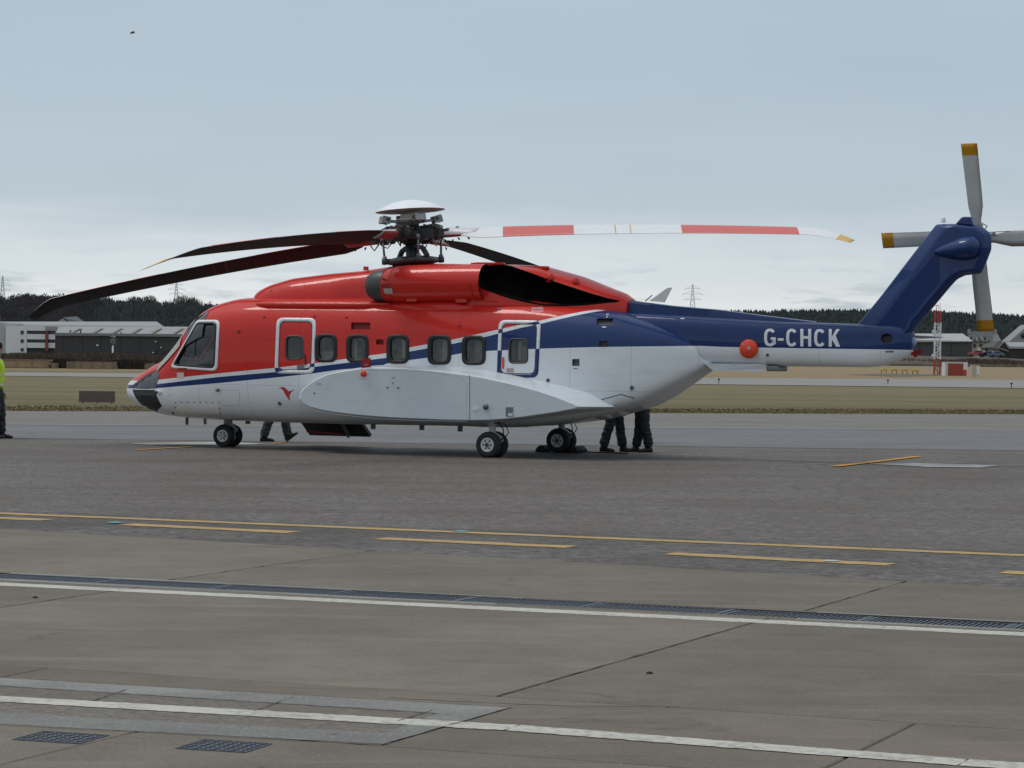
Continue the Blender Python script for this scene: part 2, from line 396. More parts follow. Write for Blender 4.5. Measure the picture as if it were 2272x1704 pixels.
pj2, _ = pq(1903, 1321); pj3, _ = pq(657, 1246)
QD = (qd0+qd1)/2; HW = .225; RIM = .09
for k in range(-4, 5):
    a, b_ = pj4 + k*LS, pj4 + (k+1)*LS
    slab([fromq(a, qj), fromq(b_, qj), fromq(b_, QD-HW-RIM), fromq(a, QD-HW-RIM)], M_CON)
    slab([fromq(a-.55*LS, qj2), fromq(b_-.55*LS, qj2), fromq(b_-.55*LS, qj), fromq(a-.55*LS, qj)], M_CONB)
    slab([fromq(a-.2*LS, qj2-4.2), fromq(b_-.2*LS, qj2-4.2), fromq(b_-.2*LS, qj2), fromq(a-.2*LS, qj2)], M_CON)
    slab([fromq(a-.2*LS, qj2-9), fromq(b_-.2*LS, qj2-9), fromq(b_-.2*LS, qj2-4.2), fromq(a-.2*LS, qj2-4.2)], M_CONB)
ls = pj2-pj3
for k in range(-4, 5):
    a, b_ = pj3 + k*ls, pj3 + (k+1)*ls
    po = clip([fromq(a, QD+HW+RIM), fromq(b_, QD+HW+RIM), fromq(b_, QD+30), fromq(a, QD+30)], cA - cn*.01, cn)
    if len(po) >= 3: slab(po, M_CON)
# light concrete rim either side of the channel
for s in (-1, 1):
    q0, q1 = QD + s*HW, QD + s*(HW+RIM)
    for k in range(-9, 10):
        slab([fromq(k*2.2, q0), fromq(k*2.2+2.2, q0), fromq(k*2.2+2.2, q1), fromq(k*2.2, q1)], M_CONL if k % 3 else M_CON, .001, .026, .003)
# drain channel and its cast-iron grates
ch = MB(); 
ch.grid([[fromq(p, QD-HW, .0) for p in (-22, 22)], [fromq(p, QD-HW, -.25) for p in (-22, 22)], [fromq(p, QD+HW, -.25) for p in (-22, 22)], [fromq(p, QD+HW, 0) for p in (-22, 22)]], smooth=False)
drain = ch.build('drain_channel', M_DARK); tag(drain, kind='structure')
GL = 1.0
gm = MB()
for s in (-1, 1): gm.box((0, s*(HW-.022), -.012), (GL-.012, .036, .03))
for s in (-1, 1): gm.box((s*(GL/2-.022), 0, -.012), (.032, 2*HW-.082, .03))
nb = 23
for i in range(nb): gm.box((-GL/2+.038 + (GL-.076)*(i+.5)/nb, 0, -.014), (.019, 2*HW-.084, .026))
for s in (-1, 1): gm.box((0, s*.075, -.021), (GL-.08, .022, .012))
gmesh = gm.mesh('grate', M_IRON)
pg0 = pq(1316, 1342)[0]
for k in range(-13, 13):
    o = bpy.data.objects.new('grate', gmesh); col.objects.link(o); o.parent = drain
    o.location = fromq(pg0 + (k+.5)*GL, QD, -.006 + random.uniform(-.004, .003)); o.rotation_euler = (random.uniform(-.006, .006), 0, AX)
# white lines on the concrete
strip('white_line', *ext(G(0, 1296), G(2272, 1407.5), -2, 3), .235, M_WHITE, .0015, con, .009, .05)
# repair patch
def gp(name, pts, m, z): return sheet(name, [G(*p) for p in pts], z, m, con)
gp('repair_infill', [(-420, 1494), (1000, 1582), (825, 1640), (-420, 1562)], M_ROUGH, .0010)
gp('repair_strip', [(-420, 1480), (1130, 1571), (1010, 1586), (-420, 1496)], M_CONL, .0022)
gp('repair_strip', [(-420, 1560), (905, 1630), (862, 1652), (-420, 1586)], M_CONL, .0022)
gp('repair_strip', [(1130, 1571.5), (850, 1653), (815, 1641), (985, 1580)], M_CONL, .0030)
def groove(a, b_, w=.007): strip('patch_joint', G(*a), G(*b_), w, M_JOINT, .0048, con, .003, .05)
groove((-420, 1479), (1134, 1571)); groove((-420, 1588), (846, 1653)); groove((1134, 1571), (846, 1654)); groove((-420, 1496.5), (1005, 1586), .006)
groove((205, 1557), (280, 1531), .007); groove((560, 1580), (650, 1548), .006); groove((880, 1602), (960, 1577), .006)
wl = [G(-420, 1528), G(0, 1552), G(1136, 1616), G(2137, 1693), G(2600, 1722)]
for a, b_ in zip(wl[:-1], wl[1:]): strip('white_line', a, b_, .205, M_WHITE, .0040, con, .008, .03)
# hairline cracks across the slabs
def crack(pts, w=.007):
    P = [Vector(p) if len(p) == 3 else G(*p) for p in pts]; F = []
    for a, b_ in zip(P[:-1], P[1:]):
        n = max(2, int((b_-a).length/.09))
        for i in range(n): F.append(a + (b_-a)*(i/n) + Vector((random.uniform(-.008, .008), random.uniform(-.012, .012), 0)))
    F.append(P[-1]); A = []; B = []
    for i, p in enumerate(F):
        d = (F[min(i+1, len(F)-1)]-F[max(i-1, 0)]).normalized(); n = Vector((-d.y, d.x, 0)); ww = w*random.uniform(.35, 1.2)
        A.append(p+n*ww+Vector((0,0,.0010))); B.append(p-n*ww+Vector((0,0,.0010)))
    b = MB(); b.grid([B, A], smooth=False); b.build('crack', M_JOINT, con)
crack([fromq(pj1, q_) for q_ in np.linspace(qj, QD-HW-RIM, 6)], .012); crack([fromq(pj4, q_) for q_ in np.linspace(qj, QD-HW-RIM, 6)], .009)
crack([fromq(pj3, q_) for q_ in np.linspace(QD+HW+RIM, QD+HW+2.6, 4)], .007); crack([fromq(pj2, q_) for q_ in np.linspace(QD+HW+RIM, QD+HW+2.2, 4)], .010)
crack([(860, 1548), (1000, 1556), (1246, 1566), (1511, 1569)], .006)
# manhole covers with a raised chequer
mc = MB(); mc.box((0, 0, -.005), (.34, .30, .012))
for i in range(7):
    for j in range(6):
        mc.box((-.135+.045*i, -.115+.046*j, .002), (.030, .017, .005), 0, (0, 0, R(45 if (i+j) % 2 else -45)))
for s in (-1, 1): mc.box((0, s*.146, -.002), (.336, .010, .012)); mc.box((s*.165, 0, -.002), (.010, .28, .012))
mcm = mc.mesh('manhole_cover', M_IRON)
for (x, y), lab in (((135, 1637), 'square iron manhole cover with chequer pattern near the left edge of the apron'), ((497, 1656), 'square iron manhole cover with chequer pattern beside the corner of the pale repair strip')):
    o = bpy.data.objects.new('manhole_cover', mcm); col.objects.link(o); o.location = G(x, y, .0); o.rotation_euler = (0, 0, AX + R(4))
    tag(o, lab, 'manhole cover', 'manhole covers in the apron')
for px, py in ((78, 1327), (1441, 1495)):
    c = G(px, py); b = MB(); b.lathe([(.0, .014), (.010, .012), (.016, .004), (.017, .0)], (0,0,0), n=7); o = b.build('pebble', mat('pebble_dark', (.02,.02,.02), .9)); o.location = c; o.scale = (1.3, .9, 1)
    tag(o, 'small dark stone lying on the concrete ' + ('at the left, below the white line' if px < 500 else 'slab right of the long crack'), 'stone')

# --- runway and far strips
def far(name, a, b_, c, d, m, z):
    A, B, C, D = G(*a), G(*b_), G(*c), G(*d); A, B = ext(A, B, -.4, 2); C, D = ext(C, D, -.4, 2)
    o = sheet(name, [A, B, D, C], z, m); tag(o, kind='structure'); return o
run = far('runway', (0, 833.5), (2272, 861), (0, 826), (2272, 843), M_RUN, 0.0)
strip('runway_line', *ext(G(1300, 842), G(2272, 850.2), -.2, 2), .55, M_WHITE, .02, run)
strip('runway_line', *ext(G(1300, 837.3), G(2272, 845.6), 0, 2), .9, M_WHITE, .02, run)
pr = MB(); pr.grid([[(x, y, float(ground_z(x, y)) + .03) for x in np.linspace(12, 420, 40)] for y in (553., 560., 568.)], smooth=False)
perim = pr.build('perimeter_road', M_RUN); tag(perim, kind='structure')
# ================================================================== THE HELICOPTER
PSI = R(23.5); HO = Vector((.30, 48.9, 0))
HU = Vector((math.cos(PSI), -math.sin(PSI), 0)); HV = Vector((math.sin(PSI), math.cos(PSI), 0))
heli = empty('helicopter', HO, -PSI)
tag(heli, 'large red, white and navy blue helicopter parked on the apron with drooping rotor blades', 'helicopter')
_cl = Vector((0, 0, CAMH)) - HO; CL = (_cl.dot(HU), _cl.dot(HV), CAMH)
def inv(px, py, v):
    """photo pixel -> (u, w) on the helicopter's lengthwise plane at lateral distance v (u aft, v to its right side, w up)"""
    d = ray(px, py); du, dv = d.dot(HU), d.dot(HV); t = (v-CL[1])/dv
    return CL[0]+du*t, CL[2]+d.z*t
def curve(pts, v):
    P = sorted(inv(x, y, vv) for (x, y), vv in ((p, v(p[0]) if callable(v) else v) for p in pts)); return np.array(P)
class Body:
    """lofted body: top and bottom profiles, half width, height of the widest point, squareness"""
    def __init__(s, top, bot, hw, nt, nb, wm, sm=.06):
        s.top, s.bot, s.hw, s.nt, s.nb, s.wm, s.sm = [np.array(a, float) for a in (top, bot, hw, nt, nb, wm)] + [sm]
    def get(s, u):
        k = np.array([-1.0, -.5, 0, .5, 1.0])*s.sm; wgt = np.array([1, 2, 3, 2, 1])/9.
        f = lambda a: float(np.dot(np.interp(u+k, a[:, 0], a[:, 1]), wgt)) if s.sm else float(np.interp(u, a[:, 0], a[:, 1]))
        wt, wb, hw, nt_, nb_ = f(s.top), f(s.bot), f(s.hw), f(s.nt), f(s.nb)
        wm = wb + (wt-wb)*f(s.wm); return wt, wb, hw, nt_, nb_, wm
    def ring(s, u, n=72, inset=0.0, vc=0.0):
        wt, wb, hw, a, b, wm = s.get(u); wt -= inset; wb += inset; hw = max(.01, hw-inset); P = []
        for k in range(n):
            t = 2*math.pi*k/n; c, si = math.cos(t), math.sin(t); e = a if si >= 0 else b
            v = hw*math.copysign(abs(c)**(2/e), c); h = (wt-wm) if si >= 0 else (wm-wb)
            P.append((u, vc+v, wm + h*math.copysign(abs(si)**(2/e), si)))
        return P
    def side(s, u, w):
        wt, wb, hw, a, b, wm = s.get(u)
        t, e = ((w-wm)/max(1e-4, wt-wm), a) if w >= wm else ((wm-w)/max(1e-4, wm-wb), b)
        t = min(.985, max(0, t)); return hw*(1-t**e)**(1/e)
    def solid(s, us, n=72, inset=0.0, mb=None, mi=0):
        rows = [s.ring(u, n, inset) for u in us]; mb = mb or MB()
        mb.grid(rows, mi, True, True)
        for r in (rows[0], rows[-1]):
            c = tuple(sum(p[i] for p in r)/n for i in range(3)); o = len(mb.v)
            mb.add(list(r)+[c], [(k, (k+1) % n, n) for k in range(n)], mi, True)
        return mb
def surf(B, px, py, off=0.0, v0=-1.1):
    """photo pixel -> point on the left flank of body B, lifted by off"""
    v = v0
    for _ in range(14):
        u, w = inv(px, py, v); v = -B.side(u, w)
    return Vector((u, v-off, w))

# --- body shapes, measured from the photograph
vp = lambda x: np.interp(x, [282, 345, 430, 520, 600], [-.25, -.5, -.55, -.35, 0])
cab_top = curve([(275, 859), (283, 851), (294, 844), (322, 827), (345, 809), (366, 800), (398, 757), (429, 712), (451, 690), (480, 675), (516, 666), (554, 661), (650, 660), (900, 662), (1200, 668), (1335, 684)], vp)
cab_top = np.vstack([cab_top, curve([(1390, 692), (1459, 712), (1500, 727), (1538, 745), (1566, 764), (1588, 781)], -.2)])
_d = cab_top[:, 0]-cab_top[0, 0]; cab_top[:, 1] += np.interp(_d, [0, .1, .35, .8, 1.2, 1.7], [.01, .05, .085, .07, .03, 0])
cab_bot = curve([(275, 863), (278, 873), (294, 893), (320, 909), (358, 922), (412, 929), (494, 933), (657, 937), (808, 941), (1042, 945), (1156, 948), (1203, 946)], vp)
cab_bot = np.vstack([cab_bot, curve([(1270, 940), (1326, 933), (1380, 920.5), (1449, 900), (1478, 886), (1535, 851), (1588, 819), (1600, 812)], .25)])
U = lambda x, y=800, v=0.0: inv(x, y, v)[0]
un = cab_top[0, 0]; UE = U(1592)
cab_hw = [(un, .10), (un+.06, .26), (un+.18, .44), (un+.4, .64), (un+.75, .83), (un+1.2, .97), (un+1.8, 1.08), (un+2.5, 1.14), (un+3.2, 1.16), (U(1290), 1.16), (U(1360), 1.12), (U(1420), 1.02), (U(1480), .85), (U(1530), .64), (U(1565), .47), (UE, .34)]
cab_nt = [(un, 2.2), (un+.6, 2.5), (un+1.4, 2.9), (un+2.4, 3.4), (un+3.4, 3.8), (U(1300), 3.8), (U(1420), 3.2), (UE, 2.6)]
cab_nb = [(un, 2.2), (un+.6, 2.6), (un+1.4, 3.2), (un+2.6, 3.6), (U(1000), 4.5), (U(1250), 6.0), (U(1350), 6.0), (U(1500), 6.0), (UE, 4.0)]
cab_wm = [(un, .45), (un+.7, .42), (un+1.5, .42), (un+3, .48), (U(1300), .5), (U(1450), .55), (UE, .6)]
CAB = Body(cab_top, cab_bot, cab_hw, cab_nt, cab_nb, cab_wm)
bt = curve([(1330, 689), (1500, 698), (1744, 713.4), (1898, 718.7), (1975, 720.4), (2006, 723), (2017, 729), (2024, 737)], -.1)
bb = curve([(1330, 806), (1560, 807), (1723, 812.6), (1926, 815), (1960, 811), (1988, 802), (2010, 790), (2024, 777)], -.15)
ub0, ub1 = U(1345), U(2026)
BOOM = Body(bt, bb, [(ub0, .50), (U(1600), .47), (U(1800), .38), (U(1950), .30), (U(2005), .25), (ub1, .12)], [(ub0, 4.5), (ub1-.3, 4), (ub1, 2.4)], [(ub0, 4), (U(1930), 3.2), (ub1, 2.4)], [(ub0, .5), (ub1, .5)], .03)
dt = curve([(563, 661), (566, 655), (575, 646), (605, 632), (657, 617), (735, 607), (808, 600.5), (847, 594), (900, 586), (918, 584), (1015, 585), (1060, 588), (1140, 586.5), (1200, 590), (1222, 595), (1290, 614), (1349, 638), (1386, 652), (1398, 664)], -.12)
ud0, ud1 = dt[0, 0], dt[-1, 0]
wroof = inv(900, 690, -.8)[1]
DOG = Body(dt, [(ud0, wroof-.05), (U(1250), wroof-.05), (ud1, wroof-.05)], [(ud0, .10), (ud0+.06, .32), (ud0+.2, .52), (ud0+.5, .64), (ud0+1.0, .68), (U(770), .64), (U(825), .52), (U(1000), .58), (U(1055), .80), (U(1085), .92), (U(1160), .90), (U(1260), .76), (U(1340), .55), (U(1380), .42), (ud1, .30)],
           [(ud0, 2.3), (ud0+.5, 2.7), (U(830), 2.9), (U(1000), 2.4), (U(1100), 2.3), (ud1, 2.2)], [(ud0, 3), (ud1, 3)], [(ud0, .18), (ud1, .18)], .05)

# --- paint: boundaries of red / white stripe / blue / white along the flank
def bound(pts, B=None): return [(p.x, p.z) for p in (surf(B or CAB, x, y, 0, -1.1 if (B or CAB) is CAB else -.4) for x, y in pts)]
rr = bound([(330, 845.5), (345, 843.4), (483, 828.5), (611, 816.3), (700, 805.5), (856, 783.8), (910, 770.5), (1002, 754), (1076, 737.7), (1157, 720), (1200, 711), (1335, 685), (1394, 666)])
w1 = bound([(330, 855), (345, 853), (483, 836.6), (611, 825.5), (700, 813.6), (856, 794), (910, 779.7), (1002, 763.4), (1084, 745.8), (1157, 727), (1200, 718.4), (1335, 689.8), (1400, 671)])
w2 = bound([(330, 863), (345, 861.6), (483, 850.2), (613, 837.5), (695, 828.5), (750, 820.4), (849, 812), (856, 806.8), (910, 798.7), (951, 793.3), (1002, 787.9), (1024, 783.8), (1084, 778.4), (1200, 773.5), (1322, 770), (1560, 767.5)]) + bound([(1600, 769.6), (1800, 773), (2020, 776.3)], BOOM)
def paint_mat(name, lower, blue, stripe, red, gloss=True):
    m = MT(name); o = m.sep(m.tc.outputs['Object'])
    un_ = m.ma('MULTIPLY_ADD', o[0], 1/22, .5)
    def lim(pts, tail):
        c = N(m.t, 'ShaderNodeFloatCurve'); cv = c.mapping.curves[0]; c.mapping.use_clip = False; c.mapping.extend = 'HORIZONTAL'
        P = sorted((p[0]/22+.5, p[1]/7) for p in pts)
        if tail: P.append((P[-1][0]+.012, 1.0))
        P = [(0.0, P[0][1])] + P + [(1.0, P[-1][1])]
        cv.points[0].location = P[0]; cv.points[1].location = P[-1]
        for p in P[1:-1]: cv.points.new(*p)
        for p in cv.points: p.handle_type = 'VECTOR'
        c.mapping.update(); m.t.links.new(un_, c.inputs['Value'])
        return m.ma('GREATER_THAN', m.ma('DIVIDE', o[2], 7.0), c.outputs[0])
    c = m.mix(lim(w2, False), lower, blue); c = m.mix(lim(w1, True), c, stripe); c = m.mix(lim(rr, True), c, red)
    # weathering: faint soot and dust, denser near the tail and belly
    g = m.noise(2.2, 6, .7, vec=m.coord('Object', (.5, 1, 1.6))); 
    c = m.mix(m.rng(g, .48, .78, 0, .35), c, m.mix(1.0, c, (.74, .70, .66), 'MULTIPLY'))
    st = m.noise(1, 5, .7, vec=m.coord('Object', (1.2, 1, 9)))
    c = m.mix(m.rng(st, .54, .74, 0, .35), c, m.mix(1.0, c, (.70, .67, .64), 'MULTIPLY'))
    # skin joints: frames along the length, stringer laps along the height
    def joint(x, per, off, w): return m.ma('LESS_THAN', m.ma('ABSOLUTE', m.ma('SUBTRACT', m.ma('FRACT', m.ma('MULTIPLY_ADD', x, 1/per, off)), .5)), w/per)
    jn = m.ma('MAXIMUM', joint(o[0], 1.07, .31, .0055), joint(o[2], .86, .12, .0045))
    c = m.mix(m.ma('MULTIPLY', jn, .38), c, m.mix(1.0, c, (.35, .33, .31), 'MULTIPLY'))
    rg = m.noise(7, 4, .6)
    m.set(col=c, rough=m.rng(rg, .3, .7, .45, .60), coat=.45, coatr=.035, spec=.25)
    pn = m.noise(1, 3, .5, vec=m.coord('Object', (2.4, 1, 1.4))); m.bump(pn, .10, .05); return m.m
WHT = (.74, .77, .79); BLU = (.003, .026, .125); RED = (.58, .018, .009)
M_LIV = paint_mat('livery_paint', WHT, BLU, (.74, .76, .77), RED)
M_TRIM = paint_mat('livery_trim_counterchange', BLU, (.74, .76, .77), BLU, (.76, .76, .78))
def gloss(name, c, rough=.48, coat=.45):
    m = MT(name); g = m.noise(2.0, 6, .7); st = m.noise(1, 5, .7, vec=m.coord('Object', (1.2, 1, 8)))
    cc = m.mix(m.rng(g, .48, .8, 0, .4), c, tuple(x*.70 for x in c)); cc = m.mix(m.rng(st, .55, .78, 0, .4), cc, tuple(x*.66 for x in c))
    m.set(col=cc, rough=m.rng(m.noise(7, 4, .6), .3, .7, rough*.9, rough*1.25), coat=coat, coatr=.035, spec=.25); m.bump(m.noise(1.3, 3, .5), .05, .05); return m.m
M_RED = gloss('red_gloss_paint', RED); M_BLUE = gloss('navy_gloss_paint', BLU); M_WHT = gloss('white_gloss_paint', WHT)
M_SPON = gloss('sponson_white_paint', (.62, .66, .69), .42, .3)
M_REDD = mat('red_satin_recess', (.26, .018, .016), .6)
M_BLK = mat('black_rubber', (.010, .010, .011), .55)
M_SOOT = mat('sooty_exhaust', (.0035, .003, .003), .95, var=.6, nscale=3, spec=.06)
M_GREY = mat('grey_primer', (.16, .17, .18), .5); M_DGREY = mat('dark_grey_paint', (.045, .048, .052), .45); M_NOSEG = mat('nose_grey_paint', (.10, .107, .118), .45)
M_STEEL = mat('rotor_steel', (.20, .20, .21), .42, .7, .3, 12); M_OILY = mat('oily_hub_metal', (.050, .046, .042), .45, .5, .5, 14); M_BRONZE = mat('bronze_bearing', (.11, .085, .06), .45, .6, .4, 14)
M_TYRE = mat('tyre_rubber', (.016, .016, .017), .8, var=.3, nscale=20); M_RIM = mat('white_wheel_rim', (.60, .61, .60), .45)
M_INT = mat('cabin_lining', (.50, .50, .48), .8); M_SEAT = mat('seat_leather', (.10, .11, .12), .6); M_BEIGE = mat('beige_pillar', (.42, .40, .36), .5)
M_TAG = mat('red_cover_fabric', (.30, .012, .018), .7); M_ORNG = mat('orange_red_plug', (.72, .055, .018), .45)
def mk_glass():
    m = MT('window_glass'); t = m.t
    tr = N(t, 'ShaderNodeBsdfTransparent'); tr.inputs[0].default_value = (.74, .77, .77, 1)
    gl = N(t, 'ShaderNodeBsdfGlossy'); gl.inputs['Roughness'].default_value = .03; gl.inputs[0].default_value = (.9, .93, .95, 1)
    fr = N(t, 'ShaderNodeFresnel'); fr.inputs[0].default_value = 1.55
    k = m.ma('ADD', fr.outputs[0], m.rng(m.noise(6, 5, .7), 0.45, .75, .015, .05))
    mx = N(t, 'ShaderNodeMixShader'); t.links.new(k, mx.inputs[0]); t.links.new(tr.outputs[0], mx.inputs[1]); t.links.new(gl.outputs[0], mx.inputs[2]); t.links.new(mx.outputs[0], m.out.inputs[0]); return m.m
M_GLASS = mk_glass()

# --- outlines
def rnd(pts, r, seg=5):
    """polygon with rounded corners (pixels)"""
    out = []; n = len(pts); rs = r if isinstance(r, (list, tuple)) else [r]*n
    for i in range(n):
        p = Vector(pts[i]).to_2d(); a = (Vector(pts[i-1]).to_2d()-p); b = (Vector(pts[(i+1) % n]).to_2d()-p)
        k = min(rs[i], a.length*.48, b.length*.48); A = p + a.normalized()*k; B = p + b.normalized()*k
        for j in range(seg+1):
            t = j/seg; out.append((A*(1-t)**2 + p*2*t*(1-t) + B*t*t))
    return [(q.x, q.y) for q in out]
def dens(P, step=4.0):
    out = []
    for i in range(len(P)):
        a, b = Vector(P[i]), Vector(P[(i+1) % len(P)]); n = max(1, int((b-a).length/step))
        out += [tuple(a + (b-a)*(j/n)) for j in range(n)]
    return out
def patch(name, P, m, parent, B=CAB, off=.005, thick=0.0, v0=-1.1, maxl=.10):
    """polygon drawn on the left flank, following the curve of the body"""
    pts = [surf(B, x, y, 0, v0) for x, y in P]; bm = bmesh.new(); vs = [bm.verts.new((p.x, 0, p.z)) for p in pts]; bm.faces.new(vs)
    bmesh.ops.triangulate(bm, faces=bm.faces)
    for _ in range(6):
        ed = [e for e in bm.edges if e.calc_length() > maxl]
        if not ed: break
        bmesh.ops.subdivide_edges(bm, edges=ed, cuts=1); bmesh.ops.triangulate(bm, faces=[f for f in bm.faces if len(f.verts) > 3])
    if thick:
        r = bmesh.ops.extrude_face_region(bm, geom=list(bm.faces)); top = [g for g in r['geom'] if isinstance(g, bmesh.types.BMVert)]; ts = set(top)
    else: ts = set(bm.verts)
    for v in bm.verts: v.co.y = -B.side(v.co.x, v.co.z) - (off + (thick if v in ts and thick else 0))
    bmesh.ops.recalc_face_normals(bm, faces=bm.faces); me = bpy.data.meshes.new(name); bm.to_mesh(me); bm.free(); me.materials.append(m)
    if not thick:
        if sum(p.normal.y for p in me.polygons) > 0: me.flip_normals()
    me.polygons.foreach_set('use_smooth', [True]*len(me.polygons))
    if thick: me.set_sharp_from_angle(angle=R(40))
    o = bpy.data.objects.new(name, me); col.objects.link(o); o.parent = parent; return o
def band(name, outer, inner, m, parent, B=CAB, off=.006, thick=.010, v0=-1.1, mirror=False):
    """closed ring between two outlines with the same number of points"""
    rows = []
    for P, d in ((outer, -.02), (outer, off+thick*.6), (None, off+thick), (inner, off+thick*.6), (inner, -.05)):
        if P is None: P = [((a[0]+b[0])/2, (a[1]+b[1])/2) for a, b in zip(outer, inner)]
        r = []
        for x, y in P:
            p = surf(B, x, y, d, v0); r.append((p.x, -p.y if mirror else p.y, p.z))
        rows.append(r)
    b = MB(); b.grid(rows, 0, True, True); return b.build(name, m, parent)
def scaled(P, dx, dy=None):
    """outline pulled in by dx, dy pixels towards its middle"""
    dy = dx if dy is None else dy; cx = (min(p[0] for p in P)+max(p[0] for p in P))/2; cy = (min(p[1] for p in P)+max(p[1] for p in P))/2
    w = (max(p[0] for p in P)-min(p[0] for p in P))/2; h = (max(p[1] for p in P)-min(p[1] for p in P))/2
    return [(cx+(x-cx)*(w-dx)/w, cy+(y-cy)*(h-dy)/h) for x, y in P]
def box_px(x0, y0, x1, y1, r, lean=0.0):
    return dens(rnd([(x0+lean, y0), (x1+lean, y0), (x1-lean, y1), (x0-lean, y1)], r), 5)
WIN = [box_px(699, 740.5, 748, 804, 17), box_px(768.6, 742, 818, 805, 17), box_px(858, 742.5, 908, 807, 17), box_px(949, 743.5, 1001, 809, 17), box_px(1025, 744.5, 1078, 810, 17)]
WIND = [box_px(632.5, 744.5, 673, 799, 12), box_px(1128, 750, 1172, 807, 12)]
COCK = dens(rnd([(438, 709.5), (488, 709.5), (482, 824), (377, 816.5)], [8, 12, 12, 10]), 5)

# --- cabin shell: outer solid minus the cabin space minus openings (real holes through the skin)
def temp(mb, name, mats):
    o = mb.build(name, mats); o.parent = heli; return o
us = sorted(set([un + x for x in (0, .015, .04, .08, .14, .22, .32, .44, .58, .74, .92)] + list(np.arange(un+1.1, UE, .14)) + [UE-.05, UE]))
fus = CAB.solid(us, 88).build('fuselage', [M_LIV, M_INT, M_BLK, M_REDD], heli)
ui0, ui1 = un+.62, U(1370)
inner = temp(CAB.solid(list(np.linspace(ui0, ui1, 30)), 48, .085), 'cut', [M_INT])
def cutter(P, v0, v1, m, B=CAB, mirror=True, follow=None):
    b = MB(); pts = [surf(B, x, y) for x, y in P]; n = len(pts)
    for s in ((1, -1) if mirror else (1,)):
        A = [(p.x, s*v0, p.z) for p in pts]; C = [(p.x, s*(follow(p) if follow else v1), p.z) for p in pts]
        b.add(A+C, [tuple(range(n)), tuple(range(2*n-1, n-1, -1))] + [((i+1) % n, i, n+i, n+(i+1) % n) for i in range(n)])
    return temp(b, 'cut', [m])
def boolean(o, cuts):
    for c in cuts:
        md = o.modifiers.new('b', 'BOOLEAN'); md.operation = 'DIFFERENCE'; md.solver = 'EXACT'; md.object = c
        try: md.material_mode = 'TRANSFER'
        except Exception: pass
    bpy.context.view_layer.update(); dg = bpy.context.evaluated_depsgraph_get(); me = bpy.data.meshes.new_from_object(o.evaluated_get(dg)); o.modifiers.clear(); old = o.data; o.data = me; me.name = old.name
    for c in cuts: bpy.data.objects.remove(c, do_unlink=True)
    return o
cuts = [inner]
for P in WIN: cuts.append(cutter(scaled(P, 6.5, 6.5), -2.5, -.6, M_BLK))
for P in WIND: cuts.append(cutter(scaled(P, 2.5), -2.5, -.6, M_BLK))
cuts.append(cutter(scaled(COCK, 9, 8), -2.5, -.35, M_BLK))
for s in (-1, 1):                                     # windscreen openings
    w_lo, w_hi = inv(372, 797, -.5)[1], inv(426, 722, -.5)[1]; b = MB(); b.prism([(s*.06, w_lo), (s*.66, w_lo), (s*.52, w_hi), (s*.06, w_hi)], un-.5, un+1.55, 'X'); cuts.append(temp(b, 'cut', [M_BLK]))
# step and handhold recesses in the skin
REC = [((779.0, 715.5), (821.5, 731), M_REDD), ((834.5, 753), (851, 764.5), M_REDD), ((1324, 706.5), (1360, 721), M_DGREY), ((1329, 757), (1348, 770), M_DGREY), ((1269.5, 796.5), (1286, 812), M_GREY)]
for a, b_, m_ in REC:
    P = rnd([(a[0], a[1]), (b_[0], a[1]), (b_[0], b_[1]), (a[0], b_[1])], 1.5, 2)
    cuts.append(cutter(P, -2.5, 0, m_, mirror=False, follow=lambda p: -(CAB.side(p.x, p.z)-.075)))
boolean(fus, cuts); smoothset(fus, 32)
# --- windows: rubber surround, glass
for P in WIN:
    fr = band('window_frame', P, scaled(P, 7.5), M_BLK, fus, thick=.013)
    band('window_frame', P, scaled(P, 7.5), M_BLK, fus, thick=.013, mirror=True)
    g = patch('window_pane', scaled(P, 6), M_GLASS, fus, off=-.03)
    g2 = g.copy(); g2.scale = (1, -1, 1); col.objects.link(g2)
cw = dens(COCK, 99)
band('cockpit_window_frame', COCK, scaled(COCK, 6, 6), mat('frame_white_paint', (.74, .74, .76), .4), fus, thick=.012)
band('cockpit_window_seal', scaled(COCK, 6, 6), scaled(COCK, 10, 9), M_BLK, fus, thick=.014)
g = patch('cockpit_window', scaled(COCK, 8, 7), M_GLASS, fus, off=-.03); g2 = g.copy(); g2.scale = (1, -1, 1); col.objects.link(g2)
vent = dens(rnd([(420, 752), (433, 752), (433, 790), (403, 790)], 4), 5)
band('vent_panel_rim', vent, scaled(vent, 2.5), M_BLK, fus, off=-.03, thick=.012)
# beige windscreen pillar, windscreen and eyebrow panes
def loft_patch(name, u0, u1, t0, t1, m, off, parent, nu=10, nt_=10):
    rows = []
    for i in range(nu+1):
        u = u0 + (u1-u0)*i/nu; wt, wb, hw, a, b, wm = CAB.get(u); r = []
        for k in range(nt_+1):
            t = R(t0 + (t1-t0)*k/nt_); c, s = math.cos(t), math.sin(t)
            v = (hw+off)*math.copysign(abs(c)**(2/a), c); w = wm + (wt-wm+off)*math.copysign(abs(s)**(2/a), s) if s >= 0 else wm
            r.append((u-off*.5, v, w))
        rows.append(r)
    b = MB(); b.grid(rows); return b.build(name, m, parent)
u_ws0, u_ws1 = U(374, 800, -.5), U(428, 715, -.5)
M_WS = mat('windscreen_dark_glass', (.012, .014, .016), .06, var=.2, coat=1.0)
for s in (0, 1): loft_patch('windscreen', u_ws0-.05, u_ws1+.05, (90 if s else 40), (140 if s else 90), M_GLASS, .006, fus)
loft_patch('eyebrow_window', U(436, 700, -.6), U(478, 690, -.6), 128, 163, M_WS, .006, fus, 8, 8)
loft_patch('eyebrow_window', U(436, 700, -.6), U(478, 690, -.6), 17, 52, M_WS, .006, fus, 8, 8)
